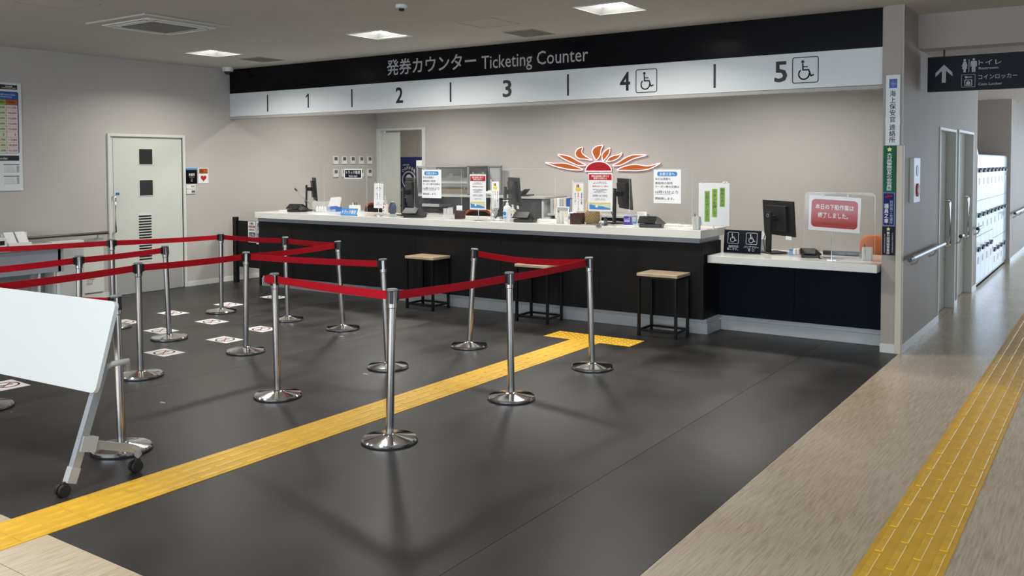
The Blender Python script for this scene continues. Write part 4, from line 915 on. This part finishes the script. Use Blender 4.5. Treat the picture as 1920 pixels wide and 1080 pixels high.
# low counter things
t = thing('accessible_sign', 'black twin wheelchair board leaning on the low counter', 'sign', (-3.0, 8.33, ZL)); F = fr((-3.006, 8.32, ZL), (1, -.05, 0), (0, .12, 1))
B().rect(F, -.186, 0, .186, .218, -.008, 0).build('board', M['navysign'], t)
for u in (-.093, .093): wheelchair(F, u, .14, .108, M['paper'], t)
text(F, '巡回対応\n致します。', -.093, .045, .115, .05, M['paper'], t, .015, 0); text(F, 'バリアフリー\n窓  口', .093, .045, .145, .05, M['paper'], t, .015, 0)
B().box(-3.1, -2.9, 8.34, 8.42, ZL, .756).build('prop', M['blackp'], t)
t = stand('red_board_stand', 'red rounded notice board on a thin chrome stand at the low counter', -2.136, 8.205, ZL, 1.31, .11)
F = fr((-2.112, 8.19, 1.155), (1, .02, -.045), (.03, 0, 1)); B().rect(F, -.222, -.155, .222, .155, -.003, 0).build('sheet', M['paper'], t); B().rrect(F, -.20, -.125, .20, .125, .035, 0, .001).build('red_panel', M['signred'], t)
text(F, '本日の下船作業は', 0, .06, .33, .047, M['paper'], t, .02, .001); text(F, '終了しました。', -.01, -.015, .26, .047, M['paper'], t, .02, .001); text(F, 'またのご乗船を心よりお待ちしております。', .0, -.09, .32, .02, M['ink'], t, .015, .001)
clips(F, -.10, .11, .157, t); B().rect(F, -.225, -.158, .225, .158, .0025, .003).build('clear_sleeve', M['acryl'], t)
tag(B().box(-2.31, -1.93, 8.56, 8.60, ZL, .79, .004).build('keyboard_tray', M['blackp']), 'long black bar lying behind the red board on the low counter', 'bar')
t = boxy('stationery_tray', 'clear tray of small stationery beside the low counter monitor', 'tray', -2.59, -2.44, 8.38, 8.48, ZL, .79, 'clearp')
for k, m in enumerate(('lblue', 'paper', 'cream', 'signred')): B().box(-2.575 + .034 * k, -2.55 + .034 * k, 8.40, 8.45, ZL + .003, .80 + .004 * k, .002).build('stationery', M[m], t)
t = boxy('document_tray', 'grey document tray behind the wheelchair board', 'tray', -2.95, -2.88, 8.66, 8.76, ZL, .86, 'grey'); B().bar((-2.92, 8.67, .80), (-2.90, 8.71, .93), .08, .01, (0, 1, 0)).build('papers', M['paper'], t)
# chairs
def chair(label, x, y, rz, w_=.40, top=1.09, seat=.62):
    t = thing('office_chair', label, 'chair', (x, y, 0), R(rz), 'staff chairs behind the counter')
    b = LMB(); n = 9
    def row(dy, off):
        out = []
        for v, ww in ((.24, .8), (.30, .95), (.42, 1), (.47, .92), (.505, .7), (.52, .4)):
            for i in range(n): u = (i / (n - 1) - .5); out.append((u * w_ * ww, dy + .25 * u * u * w_ + .05 * (v - .3), top - .52 + v))
        return out
    a = row(-.0, 0); c = row(.035, 0); m = 6 * n; fs = []
    for j in range(5):
        for i in range(n - 1):
            q = j * n + i; fs += [(q, q + 1, q + n + 1, q + n), (m + q, m + q + n, m + q + n + 1, m + q + 1)]
    edge = [i for i in range(n)] + [j * n + n - 1 for j in range(1, 6)] + [5 * n + i for i in range(n - 2, -1, -1)] + [j * n for j in range(4, 0, -1)]
    for p, q in zip(edge, edge[1:] + edge[:1]): fs.append((p, m + p, m + q, q))
    LMB().add(a + c, fs, True).build('backrest', M['chair'], t)
    b2 = LMB().add([(p[0] * .86, p[1] + .036, (p[2] - top) * .86 + top - .03) for p in a] + [(p[0] * .86, p[1] + .05, (p[2] - top) * .86 + top - .03) for p in a], fs); b2.build('back_cushion', M['blackp'], t)
    LMB().box(-.22, .22, .04, .46, seat - .04, seat, .02).build('seat', M['chair'], t)
    LMB().tube([(0, .25, .06), (0, .25, seat - .03)], .022, 10).build('column', M['blackp'], t)
    LMB().tube([(0, .02, seat - .02), (0, -.02, top - .2)], .02, 8).build('back_stem', M['blackp'], t)
    for k in range(5):
        a_ = 2 * math.pi * k / 5; L = LMB().bar((0, .25, .08), (.27 * math.cos(a_), .25 + .27 * math.sin(a_), .06), .035, .025).build('foot', M['blackp'], t)
        LMB().lathe([(.02, 0), (.024, .025), (.02, .05)], (.27 * math.cos(a_), .25 + .27 * math.sin(a_), 0), 10).build('castor', M['rubber'], L)
chair('orange staff chair behind the white text sheet', -8.55, 9.25, 190, .41, 1.083)
chair('orange staff chair behind the smaller red-headed poster', -6.79, 9.25, 185, .43, 1.04)
chair('orange staff chair at the pillar end of the low counter', -1.95, 9.0, -25, .36, .92, .46)

# ------------------------------------------------------------------ office furniture at the back
t = thing('high_cabinet', 'grey high cabinet bench along the office back wall', 'cabinet', (-7.7, 10.7, 0))
B().box(-8.93, -6.54, 10.38, 10.98, 1.125, 1.155, .003).build('top', M['lgrey'], t)
for x in (-8.90, -7.66, -6.60): B().box(x, x + .03, 10.40, 10.97, 0, 1.125).build('side', M['skirt'], t)
B().box(-8.87, -7.68, 10.75, 10.78, .3, 1.10).build('back_panel', M['grey'], t); B().box(-7.62, -6.6, 10.60, 10.63, .3, 1.10).build('back_panel', M['grey'], t)
B().box(-8.87, -7.68, 10.42, 10.96, .80, .82).build('shelf', M['lgrey'], t)
for k in range(3): B().box(-8.80 + .02, -8.45, 10.44, 10.9, .83 + .07 * k, .875 + .07 * k, .003).build('paper_tray', M['blackp' if k % 2 else 'lgrey'], t)
t = thing('low_cabinet', 'low grey cabinet below the reflections beside the file row', 'cabinet', (-6.2, 10.7, 0))
B().box(-6.52, -5.25, 10.42, 10.98, .90, .93, .003).build('top', M['lgrey'], t); B().box(-6.50, -5.27, 10.5, 10.96, 0, .90).build('body', M['blackp'], t)
for k in range(8):
    x = -6.50 + .052 * k
    tag(B().box(x, x + .046, 10.46, 10.74, .931, 1.13 + .006 * (k % 3), .003).build('file_folder', M[('lgrey', 'cream', 'plast', 'lgrey', 'cream', 'blue', 'grey', 'plast')[k]]),
        'upright file folder on the low cabinet, %s from the high bench' % ('first', 'second', 'third', 'fourth', 'fifth', 'blue sixth', 'seventh', 'eighth')[k], 'folder', 'file folders on the low cabinet')
t = thing('display_case', 'glass display case with grey frame on the high bench', 'display case', (-8.2, 10.6, 1.155)); x0, x1, y0, y1, z0, z1 = -8.87, -7.90, 10.45, 10.92, 1.156, 1.585
for a, b_, c, d, e, f in ((x0, x1, y0, y0 + .004, z0 + .02, z1 - .012), (x0, x0 + .004, y0 + .004, y1 - .004, z0 + .02, z1 - .012), (x1 - .004, x1, y0 + .004, y1 - .004, z0 + .02, z1 - .012)): B().box(a, b_, c, d, e, f).build('pane', M['caseg'], t)
B().box(x0, x1, y1 - .008, y1, z0 + .02, z1 - .012).build('back', M['lgrey'], t)
fb = B()
for x in (x0 - .01, x1 - .012):
    for y in (y0 - .01, y1 - .012): fb.box(x, x + .022, y, y + .022, z0, z1)
for z in (z0, z1 - .02): fb.box(x0, x1, y0 - .01, y0 + .012, z, z + .02).box(x0, x1, y1 - .012, y1 + .01, z, z + .02).box(x0 - .01, x0 + .012, y0, y1, z, z + .02).box(x1 - .012, x1 + .01, y0, y1, z, z + .02)
fb.build('frame', M['grey'], t)
B().box(x0, x1, y0, y1, z1 - .004, z1).build('lid', M['lgrey'], t)
t = thing('ship_model', 'white ferry model on a brown stand inside the glass case', 'model ship', (-8.35, 10.68, 1.18))
B().box(-8.82, -7.95, 10.50, 10.86, 1.178, 1.235, .003).build('stand', M['wood'], t)
hull = [(-.40, .0), (.34, .0), (.41, .055), (-.41, .055)]; F = FY(10.62, -8.36, 1.27)
B().prism(hull, F, -.10, 0).build('hull', M['grey'], t); B().rect(F, -.41, .055, .41, .08, -.10, 0).build('hull_band', M['plast'], t)
B().rect(F, -.36, .08, .34, .115, -.09, -.01).rect(F, -.30, .115, .28, .14, -.085, -.015).rect(F, -.1, .14, .16, .165, -.08, -.02).build('decks', M['plast'], t)
B().tube([F(.2, .14, -.05), F(.2, .24, -.05)], .004, 6).build('mast', M['plast'], t); B().rect(F, -.06, .165, 0, .20, -.065, -.035).build('funnel', M['plast'], t)
for u in (-.25, .22): B().rect(F, u - .01, -.035, u + .01, 0, -.06, -.04).build('cradle_post', M['chrome'], t)
t = thing('side_case', 'empty grey framed stand beside the ship model case', 'stand', (-7.75, 10.65, 1.155)); fb = B()
fb.box(-7.86, -7.62, 10.88, 10.91, 1.565, 1.587).box(-7.64, -7.62, 10.88, 10.91, 1.16, 1.57).box(-7.86, -7.84, 10.88, 10.91, 1.16, 1.57); fb.build('frame', M['grey'], t); B().box(-7.84, -7.64, 10.895, 10.90, 1.18, 1.565).build('panel', M['lgrey'], t)
B().box(-7.87, -7.6, 10.6, 10.92, 1.156, 1.168).build('foot', M['grey'], t)
t = thing('rolled_papers', 'pale plastic-wrapped bundle on the high bench beside the stand', 'bundle', (-7.6, 10.5, 1.155)); B().lathe([(.02, 0), (.08, .012), (.09, .035), (.05, .06), (.01, .068)], (-7.55, 10.5, 1.157), 16).build('bundle', M['plast'], t)
B().lathe([(.028, .055), (.03, .07), (.02, .075)], (-7.55, 10.5, 1.157), 12).build('twist', M['paper'], t)
t = thing('desk_phone', 'black office phone on the high bench beside a service monitor', 'phone', (-6.95, 10.5, 1.155))
B().bar((-7.02, 10.5, 1.163), (-6.84, 10.5, 1.175), .16, .02).build('base', M['mon'], t); B().bar((-6.98, 10.5, 1.18), (-6.90, 10.5, 1.255), .14, .012, (0, 0, 1)).build('display', M['mon'], t); B().tube([(-7.02, 10.46, 1.185), (-6.99, 10.46, 1.215), (-6.93, 10.46, 1.235)], .012, 8).build('handset', M['blackp'], t)

# ------------------------------------------------------------------ pillar signs
F = FY(8.0)
Fp = FY(8.014)
s = sign_board('coast_guard_sign', 'white vertical sign with blue compass emblem, topmost on pillar', 'sign', Fp, -1.652, 1.757, -1.540, 2.345, M['white'], .006)
B().rect(Fp, -1.626, 2.235, -1.564, 2.312, .006, .007).build('blue_square', M['blue'], s)
cb = B(); cu, cv = -1.595, 2.2735
cb.stroke(Fp, [(cu + .014 * math.cos(a * math.pi / 6), cv + .014 * math.sin(a * math.pi / 6)) for a in range(12)], .003, .007, .008, True).stroke(Fp, [(cu - .028, cv), (cu + .028, cv)], .0025, .007, .008).stroke(Fp, [(cu, cv - .033), (cu, cv + .033)], .0025, .007, .008)
for a in (45, 135): cb.stroke(Fp, [(cu - .018 * math.cos(R(a)), cv - .018 * math.sin(R(a))), (cu + .018 * math.cos(R(a)), cv + .018 * math.sin(R(a)))], .003, .007, .008)
cb.build('compass_mark', M['silver'], s)
vtext(Fp, '海上保安官', -1.597, 2.082, .048, .265, M['ink'], s, .018, .006); vtext(Fp, '連絡所', -1.598, 1.855, .048, .155, M['ink'], s, .018, .006)
for u in (-1.648, -1.545): B().rect(Fp, u - .006, 1.93, u + .008, 1.985, .006, .007).build('tape', M['paper'], s)
def star(F, u, v, r): return [(u + (r if k % 2 == 0 else r * .5) * math.sin(k * math.pi / 5), v + (r if k % 2 == 0 else r * .5) * math.cos(k * math.pi / 5)) for k in range(10)]
G = FY(7.994)
g = 'plaques on the pillar below the white sign'
s = sign_board('police_friends_plaque', 'green vertical plaque with gold star on the pillar', 'plaque', G, -1.662, 1.363, -1.566, 1.754, M['green'], .005, group=g)
B().prism(star(G, -1.614, 1.722, .022), G, .005, .007).build('star', M['gold'], s); vtext(G, '大分県警察官友の会会員証', -1.614, 1.535, .042, .315, M['paper'], s, .02, .005)
s = sign_board('commerce_plaque', 'blue rounded plaque with red mark, middle of the pillar plaques', 'plaque', G, -1.665, 1.078, -1.567, 1.361, M['blue'], .005, .01, group=g)
B().rrect(G, -1.661, 1.082, -1.571, 1.357, .008, .005, .0056).build('border', M['silver'], s); B().rrect(G, -1.6585, 1.0845, -1.5735, 1.3545, .007, .0056, .0062).build('face', mat('deep_blue_plaque', (.008, .013, .13), .55, spec=.2), s)
B().stroke(G, [(-1.645, 1.325), (-1.63, 1.318), (-1.622, 1.34), (-1.612, 1.322), (-1.595, 1.335), (-1.588, 1.325)], .010, .0062, .0075).build('red_mark', M['signred'], s)
vtext(G, '別府商工会議所', -1.595, 1.195, .024, .20, M['silver'], s, .012, .0062); vtext(G, '議員之章', -1.633, 1.185, .034, .165, M['paper'], s, .025, .0062)
s = sign_board('gang_exclusion_plaque', 'black vertical plaque with gold star, lowest on the pillar', 'plaque', G, -1.665, .832, -1.567, 1.075, M['navysign'], .005, group=g)
B().prism(star(G, -1.617, 1.052, .018), G, .005, .007).build('star', M['gold'], s); vtext(G, '暴力団排除事業所', -1.617, .935, .024, .19, M['paper'], s, .02, .005)
vtext(G, '大分県暴力追放運動推進', -1.583, .94, .011, .17, M['silver'], s, .01, .005); vtext(G, '責任者講習受講事業所', -1.645, .93, .010, .16, M['silver'], s, .01, .005)

# ------------------------------------------------------------------ corridor things
FC = lambda x, y=0, z=0: fr((x, y, z), (0, 1, 0))   # corridor wall faces +x
t = thing('fire_alarm_box', 'white fire alarm panel with red button on the corridor wall', 'alarm', (-1.52, 8.5, 1.27)); F = FC(-1.52)
B().rect(F, 8.35, 1.265, 8.63, 1.65, 0, .035).build('panel', M['white'], t); B().disc(F, 8.50, 1.37, .058, .035, .045, 24).build('button_ring', M['signred'], t); B().disc(F, 8.50, 1.37, .035, .045, .05, 20).build('button', M['paper'], t); B().disc(F, 8.50, 1.54, .05, .035, .038, 24).build('speaker_disc', M['lgrey'], t)
def cdoor(name, y0, y1, zt, glass, lab):
    d = struct(B().box(-1.64, -1.605, y0 + .03, y1 - .03, .01, zt - .03).build(name, M['cdoor']))
    B().box(-1.68, -1.508, y0, y0 + .03, 0, zt, .003).box(-1.68, -1.508, y1 - .03, y1, 0, zt, .003).box(-1.68, -1.508, y0 + .03, y1 - .03, zt - .03, zt, .003).build('door_frame', M['frame'], d)
    F = FC(-1.605); B().rect(F, y0 + .42, .92, y0 + .56, 1.80, 0, .004).build('narrow_pane', M['glassd'], d)
    fb = B().rect(F, y0 + .38, .10, y0 + .62, .62, 0, .002); fb.build('louvre_frame', M['frame'], d); sl = B()
    for k in range(14): sl.rect(F, y0 + .40, .12 + k * .035, y0 + .60, .138 + k * .035, .002, .006)
    sl.build('louvre_slats', M['grey'], d)['kind'] = 'stuff'
    yh = y1 - .16; B().tube([(-1.605, yh, 1.20), (-1.545, yh, 1.20), (-1.54, yh, 1.17), (-1.54, yh, .72), (-1.545, yh, .70), (-1.605, yh, .70)], .012, 8).build('door_handle', M['chrome'], d)
    B().disc(F, yh, .55, .02, 0, .02, 14).build('lock', M['chrome'], d); return d
cdoor('door_3', 9.83, 10.90, 1.97, True, ''); cdoor('door_4', 11.07, 12.30, 1.98, True, '')
for k, (a, b_, l) in enumerate(((8.05, 9.80, 'silver corridor handrail between pillar and first door'), (10.9, 11.06, 'short handrail stub between the two corridor doors'), (12.31, 12.68, 'short handrail between second door and lockers'), (16.35, 21.0, 'long handrail on the far corridor wall beyond lockers'))):
    xw = -1.52 if k < 3 else -1.47; t = thing('corridor_handrail', l, 'handrail', (xw, (a + b_) / 2, .78), 0, 'corridor handrails'); z = .80 - .002 * k
    B().tube([(xw + .065, a + .10 if b_ - a > .5 else a + .03, z), (xw + .065, b_, z)], .019, 10).build('rail', M['alum'], t); B().tube([(xw + .065, a - .02, z), (xw + .065, a + (.10 if b_ - a > .5 else .03), z)], .021, 10).build('end_cap', M['blackp'], t)
    n = max(1, int((b_ - a) / .7))
    for q in range(n): y = a + (b_ - a) * (q + .5) / n; B().tube([(xw, y, z - .09), (xw + .045, y, z - .07), (xw + .065, y, z - .015)], .009, 6).build('bracket', M['alum'], t)
# lockers
g = 'coin lockers in the corridor recess'; names = ['first', 'second', 'third', 'fourth', 'fifth', 'sixth', 'seventh', 'eighth']
lt = bpy.data.meshes.new('x')
for c in range(8):
    y0 = 12.70 + .445 * c; y1 = y0 + .443; left = c < 4
    t = thing('coin_locker', '%s glossy pale coin locker column, counted from the doors' % names[c], 'locker', (-1.75, (y0 + y1) / 2, 0), 0, g)
    B().box(-2.06, -1.535, y0, y1, 0.02, 1.715).build('body', M['lgrey'], t)
    br = [.06, .66, 1.12, 1.70] if left else [.06, .52, 1.12, 1.70]
    for q in range(3):
        F = FC(-1.535); d = B().rect(F, y0 + .004, br[q] + .003, y1 - .004, br[q + 1] - .003, 0, .018).build('door', M['locker'], t)
        zl = br[q + 1] - .22 if q else br[q + 1] - .2; F = FC(-1.517)
        B().rect(F, y0 + .14, zl, y0 + .34, zl + .035, 0, .016).build('coin_lock', M['mon'], d); B().rect(F, y0 + .2, zl + .035, y0 + .22, zl + .06, 0, .03).build('key', M['grey'], d)
        B().rect(F, y0 + .15, zl - .16, y0 + .30, zl - .07, 0, .001).build('number_label', M['lgrey'], d)
t = thing('stored_banner', 'clear wrapped object standing on top of the first lockers', 'package', (-1.7, 12.95, 1.715)); B().add([(-1.85, 12.72, 1.716), (-1.56, 12.72, 1.716), (-1.56, 13.15, 1.716), (-1.85, 13.15, 1.716), (-1.82, 12.72, 2.02), (-1.6, 12.72, 2.02), (-1.6, 13.0, 1.99), (-1.82, 13.0, 1.99)], [(3, 2, 1, 0), (4, 5, 6, 7), (0, 1, 5, 4), (1, 2, 6, 5), (2, 3, 7, 6), (3, 0, 4, 7)]).build('wrap', M['clearp'], t)
B().box(-1.78, -1.64, 12.76, 13.0, 1.717, 1.96).build('content', M['lgrey'], t)

# hanging direction sign
t = thing('direction_sign', 'dark hanging sign with arrow, restroom and coin locker pictograms', 'sign', (-.72, 8.80, 2.25)); yS = 8.80; F = FY(yS)
B().box(-1.464, .02, yS, yS + .06, 2.247, 2.557, .002).build('sign_box', M['navysign'], t)
for x in (-1.333, -.10): B().tube([(x, yS + .03, 2.555), (x, yS + .03, 2.625)], .008, 8).build('suspension_rod', M['blackp'], t)
SL = M['silver']; c = -1.329
B().prism([(c, 2.484), (c - .069, 2.412), (c - .069, 2.378), (c - .016, 2.430), (c - .016, 2.324), (c + .016, 2.324), (c + .016, 2.430), (c + .069, 2.378), (c + .069, 2.412)], F, 0, .001).build('arrow', SL, t)
pb = B(); u = -1.163
pb.disc(F, u, 2.513, .0105, 0, .001, 12).prism([(u - .010, 2.500), (u + .010, 2.500), (u + .024, 2.458), (u + .017, 2.455), (u + .010, 2.478), (u + .021, 2.436), (u + .010, 2.436), (u + .008, 2.405), (u + .001, 2.405), (u - .001, 2.405), (u - .008, 2.405), (u - .010, 2.436), (u - .021, 2.436), (u - .010, 2.478), (u - .017, 2.455), (u - .024, 2.458)], F, 0, .001)
u = -1.092
pb.disc(F, u, 2.515, .0105, 0, .001, 12).prism([(u - .018, 2.502), (u + .018, 2.502), (u + .025, 2.495), (u + .025, 2.452), (u + .018, 2.452), (u + .016, 2.488), (u + .014, 2.405), (u + .002, 2.405), (u, 2.448), (u - .002, 2.405), (u - .014, 2.405), (u - .016, 2.488), (u - .018, 2.452), (u - .025, 2.452), (u - .025, 2.495)], F, 0, .001)
pb.rect(F, -1.1315, 2.405, -1.1265, 2.518, 0, .001); pb.build('restroom_pictogram', SL, t)
pb = B().stroke(F, [(-1.186, 2.276), (-1.08, 2.276), (-1.08, 2.384), (-1.186, 2.384)], .003, 0, .001, True); u = -1.133
pb.stroke(F, [(u - .027, 2.29), (u + .027, 2.29), (u + .027, 2.338), (u - .027, 2.338)], .007, 0, .001, True).rect(F, u - .016, 2.297, u + .016, 2.322, 0, .001).rect(F, u - .006, 2.322, u + .006, 2.328, 0, .001)
pb.disc(F, u - .018, 2.362, .011, 0, .001, 12).rect(F, u - .01, 2.358, u + .03, 2.366, 0, .001); pb.build('locker_pictogram', SL, t)
text(F, 'トイレ', -.965, 2.484, .175, .043, SL, t, .008, 0); text(F, 'Restroom', -.977, 2.434, .15, .021, SL, t, .014, 0); text(F, 'コインロッカー', -.905, 2.357, .30, .043, SL, t, .008, 0); text(F, 'Coin Locker', -.962, 2.296, .185, .022, SL, t, .014, 0)

# ------------------------------------------------------------------ ceiling things
g = 'recessed square ceiling lights'
def light(x, y, label, power=42):
    t = thing('ceiling_light', label, 'ceiling light', (x, y, HC), 0, g); h = .225
    b = B(); b.add([(x + sx * h, y + sy * h, HC - .003) for sx, sy in ((-1, -1), (1, -1), (1, 1), (-1, 1))] + [(x + sx * .15, y + sy * .15, HC + .05) for sx, sy in ((-1, -1), (1, -1), (1, 1), (-1, 1))], [(0, 1, 5, 4), (1, 2, 6, 5), (2, 3, 7, 6), (3, 0, 4, 7)])
    b.build('reflector', M['reflector'], t); B().box(x - .15, x + .15, y - .15, y + .15, HC + .048, HC + .055).build('diffuser', M['lamp'], t)
    fb = B()
    for a, b_, c, d in ((-h - .012, h + .012, -h - .012, -h), (-h - .012, h + .012, h, h + .012), (-h - .012, -h, -h, h), (h, h + .012, -h, h)): fb.box(x + a, x + b_, y + c, y + d, HC - .006, HC)
    fb.build('frame', M['frame'], t)
    if power:
        l = bpy.data.lights.new('lamp', 'AREA'); l.shape = 'SQUARE'; l.size = .3; l.energy = power; l.color = (1, .965, .90); l.spread = R(150); o = bpy.data.objects.new('lamp', l); C.objects.link(o); o.location = (x, y, HC - .008)
LP = [(-8.85, 6.76, 'square ceiling light nearest the dome camera'), (-6.25, 6.79, 'square ceiling light above the middle of the queue'), (-3.60, 6.77, 'square ceiling light nearest the pillar')]
for x, y, l in LP: light(x, y, l)
for k, x in enumerate((-8.6, -6.0, -3.4)): light(x, 9.3, 'square ceiling light over the office behind the counter sign, %s from the end wall' % ('first', 'second', 'third')[k], 55)
for k, x in enumerate((-8.85, -6.25, -3.6)): light(x, 1.6, 'square ceiling light above the beige floor side, %s from the end wall' % ('first', 'second', 'third')[k], 30)
# holes in the ceiling for the recessed lamps
import bmesh
cut = [(x, y) for x, y, _ in LP] + [(x, 9.3) for x in (-8.6, -6.0, -3.4)] + [(x, 1.6) for x in (-8.85, -6.25, -3.6)]
cb = B()
def slab(x0, x1, y0, y1): cb.box(x0, x1, y0, y1, HC, HC + .12)
rows = sorted({round(y, 2) for _, y in cut}); yprev = -4
hh = .225
def band(y0, y1, xs_, x1=3.0):
    xp = XL - .12
    for x in sorted(xs_): slab(xp, x - hh, y0, y1); xp = x + hh
    slab(xp, x1, y0, y1)
slab(XL - .12, 3, -4, 1.6 - hh); band(1.6 - hh, 1.6 + hh, [-8.85, -6.25, -3.6]); slab(XL - .12, 3, 1.6 + hh, 6.775 - hh); band(6.775 - hh, 6.775 + hh, [-8.85, -6.25, -3.6]); slab(XL - .12, 3, 6.775 + hh, 8.656)
slab(XL - .12, -1.52, 8.656, 9.3 - hh); band(9.3 - hh, 9.3 + hh, [-8.6, -6.0, -3.4], -1.52); slab(XL - .12, -1.52, 9.3 + hh, YB + .12)
ce.data = cb.mesh('ceiling', M['ceil'])
struct(B().box(XL - .2, 3.1, -4.1, YB + .2, HC + .125, HC + .16).build('ceiling_deck', M['seam']))
t = thing('air_conditioner', 'square four-way air conditioner cassette set in the ceiling', 'air conditioner', (-7.45, 5.09, HC)); x, y = -7.45, 5.09
B().box(x - .46, x + .46, y - .46, y + .46, HC - .018, HC, .006).build('surround', M['ceil'], t)
B().box(x - .36, x + .36, y - .36, y + .36, HC - .03, HC - .018, .004).build('panel', M['plast'], t); B().box(x - .24, x + .24, y - .24, y + .24, HC - .036, HC - .03, .002).build('intake_grille', M['dgrille'], t)
for a, b_, c, d in ((-.27, .27, -.345, -.30), (-.27, .27, .30, .345), (-.345, -.30, -.27, .27), (.30, .345, -.27, .27)):
    o = B().box(x + a, x + b_, y + c, y + d, HC - .0315, HC - .029).build('air_slot', M['blackp'], t)
    B().box(x + a + .004, x + b_ - .004, y + c + .010, y + d - .010, HC - .038, HC - .031).build('louvre', M['plast'], o)
for nm, lab, cat, x0, x1, y0, y1, m in (('ceiling_vent', 'grey square ceiling vent near the dome camera', 'vent', -9.07, -8.68, 7.29, 7.70, 'dgrille'), ('ceiling_vent', 'grey square ceiling vent between second and third lights', 'vent', -5.12, -4.76, 7.33, 7.76, 'dgrille')):
    t = thing(nm, lab, cat, ((x0 + x1) / 2, (y0 + y1) / 2, HC), 0, 'ceiling vents'); B().box(x0, x1, y0, y1, HC - .006, HC, .002).build('frame', M['lip'], t); b = B()
    for k in range(14): yy_ = y0 + .02 + (y1 - y0 - .04) * k / 14; b.box(x0 + .015, x1 - .015, yy_, yy_ + .016, HC - .010, HC - .006)
    o = b.build('vent_slats', M[m], t)
for lab, x0, x1, y0, y1 in (('flat ceiling access hatch between the second and third lights', -5.13, -4.69, 6.56, 7.02), ('flat ceiling access hatch by the picture corner above the fare board', -7.39, -6.93, 3.73, 4.20)):
    t = thing('access_hatch', lab, 'hatch', ((x0 + x1) / 2, (y0 + y1) / 2, HC), 0, 'ceiling hatches'); fb = B()
    for a, b_, c, d in ((x0, x1, y0, y0 + .012), (x0, x1, y1 - .012, y1), (x0, x0 + .012, y0, y1), (x1 - .012, x1, y0, y1)): fb.box(a, b_, c, d, HC - .003, HC)
    fb.build('frame', M['lip'], t); B().box(x0 + .016, x1 - .016, y0 + .016, y1 - .016, HC - .002, HC).build('panel', M['ceil'], t)
t = thing('smoke_detector', 'small round smoke detector on the ceiling', 'detector', (-4.93, 5.62, HC)); B().lathe([(.045, 0), (.05, -.008), (.05, -.028), (.035, -.032)], (-4.93, 5.62, HC), 24).build('housing', M['plast'], t); B().lathe([(.022, -.03), (.022, -.048), (.015, -.052)], (-4.93, 5.62, HC), 16).build('sensor', M['mon'], t)
t = thing('dome_camera', 'white dome camera on the ceiling at the sign corner', 'camera', (-10.0, 7.86, HC)); B().lathe([(.07, 0), (.075, -.02), (.065, -.055)], (-10.0, 7.86, HC), 24).build('housing', M['plast'], t); B().lathe([(.055, -.052), (.045, -.08), (.02, -.098)], (-10.0, 7.86, HC), 20).build('dome', M['glassd'], t)
